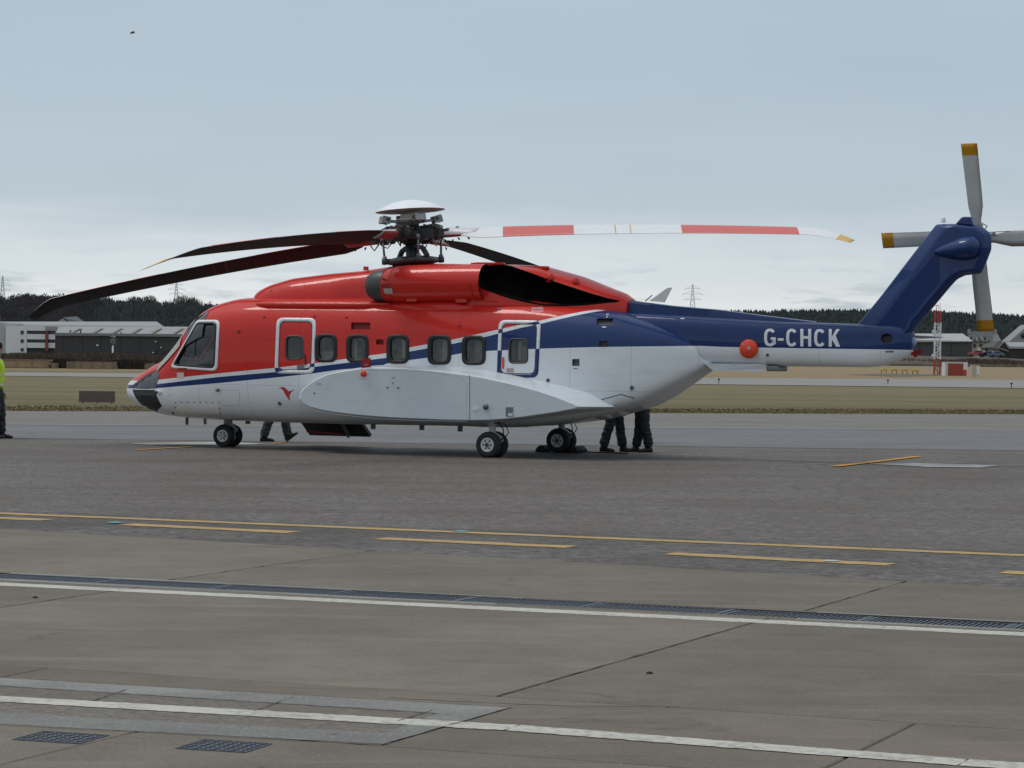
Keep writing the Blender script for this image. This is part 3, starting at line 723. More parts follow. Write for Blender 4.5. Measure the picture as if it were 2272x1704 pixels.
for t0_, t1_ in ((141, 156), (39, 24)): loft_patch('windscreen_pillar', u_ws0-.02, u_ws1+.02, t0_, t1_, M_BEIGE, .018, fus, 10, 5)
b = MB(); b.tube([surf(CAB, 346, 806, .05, -.4), surf(CAB, 362, 790, .09, -.5), surf(CAB, 378, 772, .07, -.6)], .012, 6); b.build('wiper_arm', M_BLK, fus)
# --- doors: painted frame line, gap, window, handle
def door(name, P, win, lab):
    d = band(name, P, scaled(P, 7.5, 7.5), M_TRIM, heli, off=.002, thick=.002); d['label'] = lab
    band('door_gap', scaled(P, 7.8), scaled(P, 9.6), M_DGREY, d, off=.001, thick=.003)
    g = patch('door_window', scaled(win, 1), M_GLASS, d, off=-.03); band('door_window_rim', win, scaled(win, 3), M_DGREY, d, off=.0, thick=.010)
    return d
D1 = dens(rnd([(614, 704.6), (701.5, 705.5), (697, 829), (609, 829)], 15), 6); d1 = door('forward_door', D1, WIND[0], 'forward cabin door outlined in white on red')
D2 = dens(rnd([(1107, 709.7), (1200, 711), (1194, 838), (1102, 837)], 15), 6); d2 = door('rear_door', D2, WIND[1], 'rear cabin door outlined in white and blue')
patch('door_handle', [(675, 786), (678.5, 786), (680, 810), (677, 810)], mat('maroon_handle', (.10, .012, .035), .5), d1, off=.004, thick=.012)
patch('door_latch', rnd([(659, 810), (676, 809), (675, 818), (659, 819)], 2, 2), M_GREY, d1, off=.002, thick=.004)
patch('door_handle', [(1115, 793), (1119, 793), (1118.5, 818), (1114.5, 818)], M_ORNG, d2, off=.004, thick=.012)
patch('placard', [(1124, 817), (1140, 817), (1140, 826), (1124, 826)], mat('placard_pink', (.45, .30, .32), .6), d2, off=.004)
# --- nose panels
patch('nose_panel', [(292, 860), (297, 855), (325, 836), (350, 819), (354.5, 831), (345, 861)], M_NOSEG, fus, off=.006, v0=-.5)
patch('nose_panel_strip', [(296, 853), (322, 834), (349, 818), (350, 821), (324, 837.5), (297, 857)], M_DGREY, fus, off=.010, v0=-.5)
patch('nose_panel', [(293.5, 864), (343.5, 865), (350, 886), (360, 901), (350, 914.5), (324, 905), (303, 885)], mat('nose_black_panel', (.020, .021, .023), .5), fus, off=.006, v0=-.5)
def stud(name, px, py, r, d, m, parent, B=CAB, v0=-1.1, prof=None):
    p = surf(B, px, py, 0, v0); k = MB(); k.lathe(prof or [(r, .01), (r, -d), (r*.75, -d*1.25), (0.0001, -d*1.3)], (0,0,0), 'Y', 14); o = k.build(name, m, parent); o.location = p; return o
stud('pitot_probe', 354, 870, .045, .05, M_WHT, fus); stud('pitot_tip', 352, 870, .025, .10, M_DGREY, fus)
stud('tow_lug', 484.5, 865, .035, .05, M_STEEL, fus)
for x, y, r_, m_ in ((529.5, 735.5, .036, M_REDD), (586, 704, .022, M_REDD), (698, 702, .022, M_REDD), (769, 705, .022, M_REDD), (1020, 722.5, .026, M_REDD), (384, 916, .026, M_DGREY), (1216, 843.5, .034, M_STEEL), (1401.5, 860, .042, M_STEEL), (620.5, 894.5, .040, M_STEEL), (1108, 687.5, .035, M_STEEL)):
    stud('fuselage_port', x, y, r_, .008, m_, fus)
for x, y in ((1216, 843.5), (1401.5, 860), (620.5, 894.5)): stud('port_lens', x, y, .022, .014, M_DGREY, fus)
# rivet lines round the nose bay and the bright lower panel
patch('nose_bay_door', rnd([(391, 895.5), (486, 895.5), (485, 921), (393, 922)], 8), mat('bright_white_panel', (.84, .86, .88), .35), fus, off=.004, thick=.004)
for x, y in [(389 + 13.8*i, 893) for i in range(8)] + [(389, 904), (384, 915), (487.5, 907), (489.5, 918)]: stud('rivet', x, y, .012, .006, M_DGREY, fus)
def dashline(name, pts, m, parent, w=.9, B=CAB, dash=None):
    k = MB()
    for a, b_ in zip(pts[:-1], pts[1:]):
        a, b_ = Vector(a), Vector(b_); L = (b_-a).length; n = max(1, int(L/(dash or 6)))
        for i in range(n):
            s0, s1 = i/n, (i + (.5 if dash else 1.0))/n; p, q_ = a+(b_-a)*s0, a+(b_-a)*s1; d = (b_-a).normalized(); nn = Vector((-d.y, d.x))*w/2
            k.add([surf(B, *(p+nn), .004), surf(B, *(q_+nn), .004), surf(B, *(q_-nn), .004), surf(B, *(p-nn), .004)], [(0,1,2,3)])
    o = k.build(name, m, parent); return o
dashline('panel_seam', [(491, 865.5), (531, 866), (532.5, 899), (492, 899)], M_GREY, fus, .8, dash=3)
dashline('panel_seam', [(373, 863.5), (383, 863.5), (383, 877), (374, 877), (373, 863.5)], M_GREY, fus, .6, dash=3)
dashline('panel_seam', [(566, 668.5), (640, 666.5), (860, 668)], M_REDD, fus, .8)
patch('static_plate', [(393, 826.5), (408, 826.5), (408, 838), (393, 838)], mat('plate_pale', (.60, .50, .50), .4), fus, off=.004, thick=.003)
patch('vent_slot', [(395, 815.5), (416, 816.5), (416, 821), (395, 820.5)], M_REDD, fus, off=.016, thick=.003)
dashline('ramp_seam', [(1320, 891), (1378, 875), (1409, 884)], M_DGREY, fus, 1.6)
# --- bird emblem
bird = [(614.5, 860.5), (620, 861.3), (626, 858.4), (632, 859.5), (636.5, 864), (640, 868), (647, 866.5), (655, 864), (648, 868), (641.5, 872), (641, 877), (643, 883), (643.5, 889), (640, 885), (636, 879.5), (631.5, 872.5), (629, 866), (625, 862.3), (620, 862)]
patch('bird_emblem', bird, mat('emblem_red', (.55, .03, .03), .4), fus, off=.005)
def letters(name, txt, px0, py0, h_px, m, parent, B, v0, adv=None, xs=1.0, bold=0.0, off=.006):
    """flat lettering that follows the flank; px0, py0 is the lower left corner of each glyph"""
    out = []
    for ch_, x0 in zip(txt, adv):
        cu = bpy.data.curves.new('t', 'FONT'); cu.body = ch_; cu.offset = bold; cu.resolution_u = 6; ob = bpy.data.objects.new('t', cu); col.objects.link(ob)
        dg = bpy.context.evaluated_depsgraph_get(); me = bpy.data.meshes.new_from_object(ob.evaluated_get(dg)); bpy.data.objects.remove(ob, do_unlink=True)
        if not me.vertices: continue
        co = np.array([v.co[:] for v in me.vertices]); x_0, x_1 = co[:,0].min(), co[:,0].max(); y_0, y_1 = co[:,1].min(), co[:,1].max()
        X0, X1 = x0; 
        if ch_ == '-': Y0, Y1 = py0-h_px*.42, py0-h_px*.29
        else: Y0, Y1 = py0, py0-h_px
        for v in me.vertices:
            x = X0 + (v.co.x-x_0)/(x_1-x_0)*(X1-X0); y = Y0 + (v.co.y-y_0)/(y_1-y_0)*(Y1-Y0) + (x-adv[0][0])*.008
            v.co = surf(B, x, y, off, v0)
        me.materials.append(m); o = bpy.data.objects.new(name, me); col.objects.link(o); o.parent = parent
        if sum(p.normal.y for p in me.polygons) > 0: me.flip_normals()
        out.append(o)
    return out
M_LET = mat('white_lettering', (.74, .76, .78), .4)
def words(name, txt, x0, y0, h, wch, m, parent, B, v0=-1.1):
    adv = [(x0+i*wch*1.18, x0+i*wch*1.18+wch) for i in range(len(txt))]; letters(name, txt, x0, y0, h, m, parent, B, v0, adv, off=.008)
words('exhaust_warning', 'DANGER', 1181, 686, 4.6, 3.6, M_LET, fus, CAB); words('exhaust_warning', 'EXHAUST', 1180, 692.5, 4.6, 3.3, M_LET, fus, CAB)
def glyphs(name, txt, adv, py0, h, m, parent, B, v0, st=.185):
    """block capitals drawn as strokes; each glyph one mesh without overlapping faces"""
    for ch_, (X0, X1) in zip(txt, adv):
        W = X1-X0; sw = st*h*.92; k = MB()
        def pt(x, y): return surf(B, X0 + x*W, py0 - y*h + (X0 + x*W-adv[0][0])*.008, .006, v0)
        sx = sw/W; sy = st*.82
        def quadgrid(a, b, c, d, n=6):
            k.grid([[pt((a[0]+(b[0]-a[0])*i/n)*(1-j/6)+(d[0]+(c[0]-d[0])*i/n)*j/6, (a[1]+(b[1]-a[1])*i/n)*(1-j/6)+(d[1]+(c[1]-d[1])*i/n)*j/6) for i in range(n+1)] for j in range(7)], smooth=False)
        if ch_ == '-': quadgrid((0, .32), (1, .32), (1, .46), (0, .46))
        elif ch_ == 'H':
            quadgrid((0, 0), (0, 1), (sx, 1), (sx, 0), 8); quadgrid((1-sx, 0), (1-sx, 1), (1, 1), (1, 0), 8); quadgrid((sx, .44), (1-sx, .44), (1-sx, .44+sy), (sx, .44+sy))
        elif ch_ == 'K':
            quadgrid((0, 0), (0, 1), (sx, 1), (sx, 0), 8); quadgrid((sx, .30), (sx, .56), (1-sx*1.15, 1), (1, 1), 8); quadgrid((.34, .365), (.62, .634), (1.04, 0), (1-sx*1.2, 0), 6)
        else:
            a0, a1 = R(38), R(322 if ch_ == 'C' else 338); n = 34; I = []; O = []
            for i in range(n+1):
                t = a0 + (a1-a0)*i/n; c, s = math.cos(t), math.sin(t); e = .78
                f = lambda q: math.copysign(abs(q)**e, q)
                O.append(pt(.5+.5*f(c), .5+.5*f(s))); I.append(pt(.5+(.5-sx)*f(c), .5+(.5-sy)*f(s)))
            k.grid([I, O], smooth=False)
            if ch_ == 'G': quadgrid((.56, .37), (1, .37), (1, .51), (.56, .51)); quadgrid((1-sx, .16), (1-sx, .37), (1, .37), (1, .10), 3)
        o = k.build(name, m, parent)
        if sum(p.normal.y for p in o.data.polygons) > 0: o.data.flip_normals()
# curtains, a seat and pale panels added to brighten the cabin windows
M_CURT = mat('curtain_grey', (.42, .41, .38), .9, var=.2, nscale=9)
for i, (f0, f1, t0_, m_) in enumerate(((.15, .95, .62, M_CURT), (.22, .34, .2, M_CURT), (.55, .98, .18, M_CURT), (.50, .92, .15, M_CURT), (.42, .80, .12, mat('curtain_dark', (.20, .20, .20), .9)))):
    P = WIN[i]; x0, x1 = min(p[0] for p in P), max(p[0] for p in P); y0, y1 = min(p[1] for p in P), max(p[1] for p in P)
    patch('curtain', [(x0+(x1-x0)*f0, y0+(y1-y0)*t0_), (x0+(x1-x0)*f1, y0+(y1-y0)*t0_), (x0+(x1-x0)*f1, y1-3), (x0+(x1-x0)*f0, y1-3)], m_, fus, off=-.13)
patch('curtain', [(1144, 757), (1150, 757), (1150, 800), (1144, 800)], M_CURT, fus, off=-.13); patch('curtain', [(1152, 770), (1166, 770), (1166, 803), (1152, 803)], MATS['curtain_dark'], fus, off=-.13)  # rear door pane: flat panels standing for a seat
# --- cabin interior: floor, seats, bulkhead
b = MB(); b.box(((ui0+ui1)/2, 0, .98), (ui1-ui0-.1, 1.9, .05)); b.build('cabin_floor', M_DGREY, fus)
sm = MB(); sm.box((0,0,.22), (.46,.44,.12)); sm.box((.20,0,.58), (.10,.44,.66), 0, (0, R(8), 0)); sm.box((.27,0,.97), (.09,.26,.16), 0, (0, R(8), 0)); sm.box((0,0,.08), (.3,.3,.16))
smesh = sm.mesh('seat', M_SEAT)
for u_ in (-6.9,): 
    for v_ in (-.5, .5):
        o = bpy.data.objects.new('pilot_seat', smesh); col.objects.link(o); o.parent = fus; o.location = (un+2.05, v_, 1.0); o.scale = (1.05, 1.1, 1.1)
for i in range(6):
    for v_ in (-.72, .2, .72):
        o = bpy.data.objects.new('seat', smesh); col.objects.link(o); o.parent = fus; o.location = (U(735)+i*.82, v_, 1.0)
b = MB(); b.box((un+1.35, 0, 1.25), (.35, 1.3, .45)); b.build('instrument_panel', M_DGREY, fus)

# --- shelf under the cowlings, engine cowling, nacelles, exhausts
for s in (-1, 1):
    top = [(566, 671), (600, 669.5), (760, 670), (860, 672)]; k = MB(); rows = []
    for i, (x, y) in enumerate(((563, 672), (572, 671), (590, 670), (700, 670), (800, 671), (862, 673))):
        u_, w_ = inv(x, y, -1.0); d = (.02, .10, .16, .18, .17, .03)[i]; hgt = (.03, .09, .14, .15, .14, .04)[i]
        vo = CAB.side(u_, w_-.03)
        rows.append([(u_, s*(vo-.25), w_+.05), (u_, s*(vo+d*.55), w_), (u_, s*(vo+d*.75), w_-hgt*.35), (u_, s*(vo+d*.45), w_-hgt*.9), (u_, s*(vo-.05), w_-hgt*1.3)])
    k.grid(rows); k.build('cowling_shelf', M_RED, heli)
dog = DOG.solid(list(np.concatenate([[ud0, ud0+.02, ud0+.06, ud0+.12, ud0+.2, ud0+.32], np.linspace(ud0+.45, ud1, 60)])), 72).build('engine_cowling', [M_RED, M_SOOT, M_REDD], heli)
EXH = [(750+x/3.687, 400+y/3.687) for x, y in [(1150,830),(1160,765),(1200,715),(1290,697),(1360,697),(1420,708),(1510,740),(1600,771),(1720,815),(1850,860),(1980,903),(2100,940),(2210,971),(2300,988),(2210,996),(2100,1008),(2000,1016),(1850,1023),(1700,1020),(1600,1004),(1500,983),(1420,963),(1350,942),(1275,915),(1180,880)]]
def exh_inner(p): return -max(.04, DOG.side(p.x, p.z)*.42 - .03)
ec = cutter(EXH, -2.0, 0, M_SOOT, B=DOG, mirror=True, follow=exh_inner)
boolean(dog, [ec]); smoothset(dog, 30)
for s in (1, -1):
    P = [surf(DOG, x, y, .004, -.8) for x, y in dens(EXH, 6)]; P = [(p.x, p.y*s, p.z) for p in P]; k = MB(); k.tube(P+[P[0]], .016, 6, cap=False); k.build('exhaust_rim', M_SOOT, dog)
    # liner rib and stay inside the duct
    A = surf(DOG, 1190, 668, -.25, -.8); Bp = surf(DOG, 1225, 628, -.22, -.8); k = MB(); k.tube([(A.x, A.y*s, A.z), (Bp.x, Bp.y*s, Bp.z)], .02, 6); k.build('exhaust_stay', M_SOOT, dog)
def nacelle(s):
    vc = -.80; k = MB(); rows = []
    st = [(858, 634, .27), (859, 634, .288), (862, 633.5, .300), (872, 632, .312), (880, 632, .330), (905, 630, .338), (960, 629, .340), (1020, 628, .338), (1055, 627.5, .335), (1078, 627, .330), (1079, 627, .318), (1060, 627, .30), (1059, 627, .01)]
    for x, y, r in st:
        u_, w_ = inv(x, y, vc); rows.append([(u_, s*(vc + r*1.02*math.cos(a)), w_ + r*math.sin(a)) for a in np.linspace(0, 2*math.pi, 40)[:-1]])
    k.grid(rows[:10], 0, True, True); k.grid(rows[9:], 1, True, True); n = k.build('engine_nacelle', [M_RED, M_SOOT], heli); smoothset(n, 40)
    # dark inlet bulb
    k = MB(); rows = []
    for x, r in ((815, .02), (816, .12), (820, .19), (827, .235), (837, .265), (850, .285), (862, .288)):
        u_, w_ = inv(x, 634.5, vc); rows.append([(u_, s*(vc + r*math.cos(a)), w_ + r*1.03*math.sin(a)) for a in np.linspace(0, 2*math.pi, 36)[:-1]])
    k.grid(rows, 0, True, True); k.build('engine_inlet', M_DGREY, n)
    for x in (861, 881, 1062):
        u_, w_ = inv(x, 632, vc); r = (.296, .336, .333)[(861, 881, 1062).index(x)]
        k = MB(); k.tube([(u_, s*(vc + r*math.cos(a)), w_ + r*math.sin(a)) for a in np.linspace(0, 2*math.pi, 37)], .006, 5, cap=False); k.build('nacelle_seam', M_REDD, n)
    if s == 1:
        def q_(x, y, off=.0):
            u_, w_ = inv(x, y, -1.08); _, wc = inv(x, 631, vc); r = .322; dz = max(-.3, min(.3, w_-wc)); return Vector((u_, vc - math.sqrt(r*r-dz*dz) - off, w_))
        k = MB(); k.add([q_(853, 640, .02), q_(873, 640, .03), q_(872, 652, .03), q_(854, 652, .02)], [(0,1,2,3)]); k.add([q_(847, 630, .012), q_(875, 630, .02), q_(875, 642, .02), q_(847, 641, .012)], [(0,1,2,3)], 1); k.build('inlet_louvre', [mat('louvre_pale', (.42, .40, .34), .6), M_REDD], n)
        k = MB(); k.tube([q_(848, 617, -.02), q_(854, 619, .05), q_(861, 622, .03)], .012, 6); k.build('inlet_probe', M_BLK, n)
        for x, y in ((915, 668), (1025, 670)):
            u_, w_ = inv(x, y, -.95); k = MB(); k.box((u_, -.95, w_+.02), (.22, .10, .08)); o = k.build('nacelle_latch', M_RED, n)
            md = o.modifiers.new('bev', 'BEVEL'); md.width = .02; md.segments = 2
nacelle(1); nacelle(-1)
# mounting saddle below the nacelles
for s in (-1, 1):
    k = MB(); rows = []
    for x, dv in ((850, -.12), (880, -.06), (930, -.02), (1010, -.02), (1040, -.06), (1062, -.14)):
        u_, w_ = inv(x, 668, -.9); rows.append([(u_, s*(.5), w_+.25), (u_, s*(.90+dv), w_-.01), (u_, s*(1.0+dv), w_-.08), (u_, s*(1.0+dv*.6), w_-.26), (u_, s*.9, w_-.34)])
    k.grid(rows); k.build('engine_deck_fairing', M_RED, heli)
for x, y in ((1221, 616), (1277, 625)):
    p = surf(DOG, x, y, 0, -.3); k = MB(); k.tube([p-Vector((0,0,.08)), p+Vector((0,0,.06)), p+Vector((.0,0,.075))], [.085, .06, .03], 10); k.build('cowling_cap', M_RED, dog)
k = MB(); u_, w_ = inv(812, 598, -.3); k.box((u_, -.3, w_+.02), (.08, .06, .07)); k.build('cowl_hinge', M_RED, dog)
for x0, x1, y in ((1046, 1120, 586), (1150, 1218, 594)):
    a, b_ = inv(x0, y, -.25), inv(x1, y+1, -.25); k = MB(); k.bar((a[0], -.25, a[1]+.01), (b_[0], -.25, b_[1]+.01), .10, .05); o = k.build('cowling_vent_fairing', M_RED, dog); md = o.modifiers.new('bev', 'BEVEL'); md.width = .015
dashline('cowling_seam', [(806, 602), (804, 640), (802, 664)], M_REDD, dog, 1.0, DOG)
dashline('cowling_seam', [(880, 592), (873, 605)], M_REDD, dog, 1.0, DOG)
dashline('cowling_seam', [(600, 650), (604, 638)], M_REDD, dog, 3.0, DOG)
dashline('cowling_seam', [(570, 664), (700, 666), (800, 667)], M_REDD, dog, 1.4, DOG)

# --- tail boom, spine, strake, registration
boom = BOOM.solid(list(np.linspace(ub0, ub1-.5, 34))+list(np.linspace(ub1-.45, ub1, 12)), 56).build('tail_boom', [M_LIV, M_DGREY], heli)
hc = cutter([(1967+13*math.cos(a), 751+11.5*math.sin(a)) for a in np.linspace(0, 2*math.pi, 17)[:-1]], -2.0, 0, M_DGREY, B=BOOM, mirror=False, follow=lambda p: -(BOOM.side(p.x, p.z)-.14))
boolean(boom, [hc]); smoothset(boom, 32)
stp = curve([(1390, 664), (1421, 669), (1500, 678.5), (1600, 687), (1700, 700), (1814, 713.5)], 0)
k = MB(); rows = []
for u_, w_ in zip(np.linspace(stp[0, 0], stp[-1, 0], 24), np.interp(np.linspace(stp[0, 0], stp[-1, 0], 24), stp[:, 0], stp[:, 1])):
    base = BOOM.get(u_)[0]-.12; h = .20 - .05*(u_-stp[0, 0])/(stp[-1, 0]-stp[0, 0]); rows.append([(u_, -h*1.05, base), (u_, -h, w_-.06), (u_, -h*.75, w_-.012), (u_, 0, w_), (u_, h*.75, w_-.012), (u_, h, w_-.06), (u_, h*1.05, base)])
k.grid(rows); smoothset(k.build('drive_shaft_spine', M_BLUE, boom), 40)
regs = [(1695.5, 1721.5), (1726, 1739), (1744.5, 1769), (1776, 1800), (1806.5, 1831.5), (1839, 1863.5)]
glyphs('registration_letter', 'G-CHCK', regs, 768.0, 39.0, M_LET, boom, BOOM, -.4)
k = MB(); 
def bp(x, y, v): a = inv(x, y, v); return Vector((a[0], v, a[1]))
for s in (-1, 1):
    v_ = s*.40; k.add([bp(1562, 806, -.46), bp(1582, 822.5, -.42), bp(1690, 825, -.36), bp(1699, 819, -.36), bp(1699, 808, -.40)] if s < 0 else [bp(1562, 806, .2), bp(1582, 822.5, .2), bp(1690, 825, .2), bp(1699, 819, .2), bp(1699, 808, .2)], [(0,1,2,3,4)])
V = k.v; k.f += [(0,1,6,5), (1,2,7,6), (2,3,8,7), (3,4,9,8), (4,0,5,9)]; k.m += [0]*5; k.s += [False]*5
k.build('boom_strake', M_WHT, boom)
k = MB(); a = bp(1699, 811, -.34); b_ = bp(1727, 824, -.34); k.bbox((a.x, -.34, b_.z), (b_.x, .2, a.z)); o = k.build('boom_aerial_box', M_GREY, boom); md = o.modifiers.new('bev', 'BEVEL'); md.width = .03; md.segments = 2
for i in range(8): stud('rivet', 1578+14.5*i, 806.5+.35*i, .010, .006, M_DGREY, boom, BOOM, -.4)
pl = stud('round_cover', 1662.5, 774, .165, .07, M_ORNG, boom, BOOM, -.4, [(.10, .02), (.165, .0), (.165, -.05), (.14, -.075), (.0001, -.08)])
patch('cover_mark', [(1662, 771), (1667, 768.5), (1668.5, 774), (1664, 776.5)], mat('cover_mark_grey', (.50, .48, .46), .5), boom, BOOM, off=.092, v0=-.4)
patch('cover_mark', [(1649, 760), (1656, 765.5), (1655, 766.5), (1648, 761.5)], MATS['cover_mark_grey'], boom, BOOM, off=.088, v0=-.4)
stud('boom_drain', 1703, 787.5, .026, .01, M_DGREY, boom, BOOM, -.4)
patch('boom_plate', [(1965, 778), (1983, 778), (1983, 782), (1965, 782)], M_GREY, boom, BOOM, off=.004, v0=-.3)
for x0, y0, x1, y1 in ((1510, 705.5, 1519, 707.5),): patch('boom_placard', [(x0, y0), (x1, y0), (x1, y1), (x0, y1)], M_LET, boom, BOOM, off=.006, v0=-.4)
patch('placard', [(1336, 724), (1345, 724.5), (1345, 727), (1336, 726.5)], M_LET, fus, off=.005); patch('placard', [(1272, 817), (1282, 817), (1282, 818.4), (1272, 818.4)], M_DGREY, fus, off=.005)
patch('z_mark', [(1343, 697), (1352, 696), (1348, 703), (1349, 704), (1345, 704), (1345, 702), (1348, 698)], M_LET, fus, off=.006)
k = MB(); k.lathe([(.075, -.1), (.08, .02), (.07, .06), (.04, .08), (.001, .085)], (ub1-.03, 0, inv(2030, 758, 0)[1]), 'X', 16); k.build('tail_light', mat('tail_light_blue', (.22, .32, .50), .3), boom)
k = MB(); a = bp(2027, 776, 0); k.add([a, a+Vector((.16, .05, -.02)), a+Vector((.0, .1, -.14)), a+Vector((-.03, -.05, -.06))], [(0,1,2), (0,2,3)]); k.build('red_streamer', M_TAG, boom)
# blade aerial on the spine
k = MB(); P = [bp(1441, 668, 0), bp(1481, 639, 0), bp(1491, 638, 0), bp(1474, 671, 0)]; k.prism([(p.x, p.z) for p in P], -.018, .018); k.build('blade_aerial', mat('aerial_offwhite', (.82, .82, .79), .5), boom)
k = MB(); k.tube([bp(1432, 668, .02), bp(1447, 655, .02)], .010, 6); k.build('wire_aerial', M_GREY, boom)

# --- tail pylon with bevelled leading edge, gearbox fairing
PY = [(1899.7, 720), (1955, 652), (2013, 576), (2074.5, 497), (2123, 495.5), (2174, 500.5), (2195, 517), (2196.5, 552), (2185, 582), (2174, 606), (2139, 610.5), (2121, 618.5), (2106, 634.5), (2061, 688.5), (2034, 719), (2027, 732), (2010, 745), (1900, 745)]
INS = [(1941, 720), (1993, 652), (2048, 578), (2101, 505), (2123, 500.5), (2165, 505), (2184, 520), (2186, 551), (2175, 578), (2166, 600), (2136, 604), (2116, 612.5), (2100, 629), (2055, 683), (2028, 715), (2022, 731), (2008, 745), (1941, 745)]
k = MB(); rows = []
for pts, v_ in ((INS, -.19), (PY, -.04), (PY, .04), (INS, .19)):
    rows.append([(inv(x, y, -.1)[0], v_, inv(x, y, -.1)[1]) for x, y in pts])
k.grid(rows, 0, False, True); nP = len(PY)
k.add(rows[0], [tuple(range(nP))]); k.add(rows[3], [tuple(range(nP))])
pyl = k.build('tail_pylon', M_BLUE, heli); md = pyl.modifiers.new('bev', 'BEVEL'); md.width = .035; md.segments = 3; md.limit_method = 'ANGLE'; md.angle_limit = R(20); md.use_clamp_overlap = True
smoothset(pyl, 50)
def pod(name, cx, cy, rx, ry, vx, tip, m):
    a = inv(cx, cy, -.2); k = MB(); rows = []
    for i, t in enumerate(np.linspace(0, 1, 14)):
        x = -rx + 2*rx*t; prof = (min(1, t/.62)**.62)*(1-max(0, (t-.80)/.20)**2.2*.85)
        rr_ = max(.01, prof); rows.append([(a[0]+x, -.12 + min(.1, -vx*rr_*math.sin(b)), a[1] + (t-.5)*tip + ry*rr_*math.cos(b)) for b in np.linspace(-.4, math.pi+.4, 16)])
    k.grid(rows); return smoothset(k.build(name, m, pyl), 60)
pod('gearbox_fairing', 2122, 553, .44, .21, .34, .10, M_BLUE)
k = MB(); a = inv(2152, 553, -.3); k.lathe([(.17, -.06), (.185, .0), (.17, .06)], (a[0], -.19, a[1]+.03), 'Y', 24); k.build('fairing_collar', M_BLUE, pyl)
k = MB(); P = [(2123, 498), (2138, 481.5), (2157, 481.5), (2164, 502)]; k.prism([inv(x, y, 0) for x, y in P], -.12, .12); o = k.build('pylon_cap', M_BLUE, pyl); md = o.modifiers.new('bev', 'BEVEL'); md.width = .02
k = MB(); a = inv(2093, 491, 0); k.lathe([(.04, -.02), (.04, .05), (.02, .07), (.0001, .075)], (a[0], 0, a[1]), 'Z', 12); k.build('anti_collision_light', mat('lamp_white', (.7, .7, .7), .3), pyl)
k = MB(); a = inv(2030, 725, .1); k.lathe([(.035, -.06), (.035, .04), (.015, .06)], (a[0]-.02, .05, a[1]), 'X', 10); k.build('tail_position_light', mat('lamp_white'  , (.7,.7,.7), .3), pyl)
# right-hand stabiliser, low on the far side
k = MB(); a = inv(1975, 745, .3); rows = []
for v_, c_, du in ((.15, .85, 0), (2.1, .55, .22), (2.25, .35, .30)):
    rows.append([(a[0]+du-c_/2, v_, a[1]), (a[0]+du-c_*.25, v_, a[1]+.055*c_), (a[0]+du+c_/2, v_, a[1]), (a[0]+du-c_*.25, v_, a[1]-.055*c_)])
k.grid(rows, 0, True, True); k.add(rows[-1], [(0,1,2,3)]); k.build('stabiliser', M_BLUE, heli)

# --- tail rotor
TRC = inv(2169, 529, .62); trot = empty('tail_rotor_axis', (0,0,0), 0, heli)
bpy.data.objects.remove(trot, do_unlink=True)
k = MB(); k.lathe([(.0001, -.36), (.11, -.34), (.13, -.05), (.15, .0), (.15, .10), (.06, .14), (.0001, .15)], (0,0,0), 'Y', 20); k.box((0, .02, 0), (.5, .07, .16)); k.box((0, .08, 0), (.16, .07, .5))
for a_ in range(4): 
    t = a_*math.pi/2 + R(50); k.tube([(.12*math.cos(t), .1, .12*math.sin(t)), (.22*math.cos(t), .16, .22*math.sin(t)), (.26*math.cos(t+.5), .10, .26*math.sin(t+.5))], .012, 6)
tr = k.build('tail_rotor_hub', mat('tail_hub_grey', (.42, .43, .42), .45, .2), heli); tr.location = (TRC[0], .62, TRC[1]); tr.rotation_euler = (R(20), 0, 0)
def mk_trblade():
    m = MT('tail_blade_paint'); x = m.sep(m.tc.outputs['Object'])[0]
    c = m.mix(m.noise(1, 5, .7, vec=m.coord('Object', (2, 14, 1))), (.50, .52, .52), (.62, .63, .62)); c = m.mix(m.rng(m.noise(5, 5, .7), .5, .8, 0, .25), c, (.25, .24, .22))
    c = m.mix(m.ma('GREATER_THAN', x, 1.475), c, (.52, .24, .006)); m.set(col=c, rough=.5); return m.m
M_TRB = mk_trblade()
k = MB(); rows = []
for r, c_, tw in ((.20, .13, 0), (.30, .15, 4), (.42, .20, 8), (.58, .262, 9), (.8, .272, 8), (1.2, .275, 6), (1.60, .28, 4), (1.68, .278, 4)):
    sec = [(-.62, 0), (-.2, .05), (.2, .062), (.36, .04), (.40, 0), (.36, -.035), (.2, -.05), (-.2, -.03)]; t = R(tw)
    rows.append([(r, (h*c_)*math.cos(t) + (y*c_)*math.sin(t), (y*c_)*math.cos(t) - (h*c_)*math.sin(t)) for y, h in sec])
k.grid(rows, 0, True, True); k.add(rows[-1], [tuple(range(8))]); k.add([( .20, .004, .09), (1.68, .004, .115), (1.68, .018, .118), (.2, .03, .1)], [(0,1,2,3)], 1)
trm = k.mesh('tail_rotor_blade', [M_TRB, M_DGREY])
for i in range(4):
    o = bpy.data.objects.new('tail_rotor_blade', trm); col.objects.link(o); o.parent = tr; o.rotation_euler = (0, R(-90*i - 92.0), 0)
for i in range(4):
    k = MB(); k.tube([(.05, .10, .0), (.22, .09, .05), (.30, .06, .06)], .016, 6); k.box((.27, .02, 0), (.12, .05, .11)); o = k.build('pitch_link', M_STEEL, tr); o.rotation_euler = (0, R(-90*i - 92.0), 0)
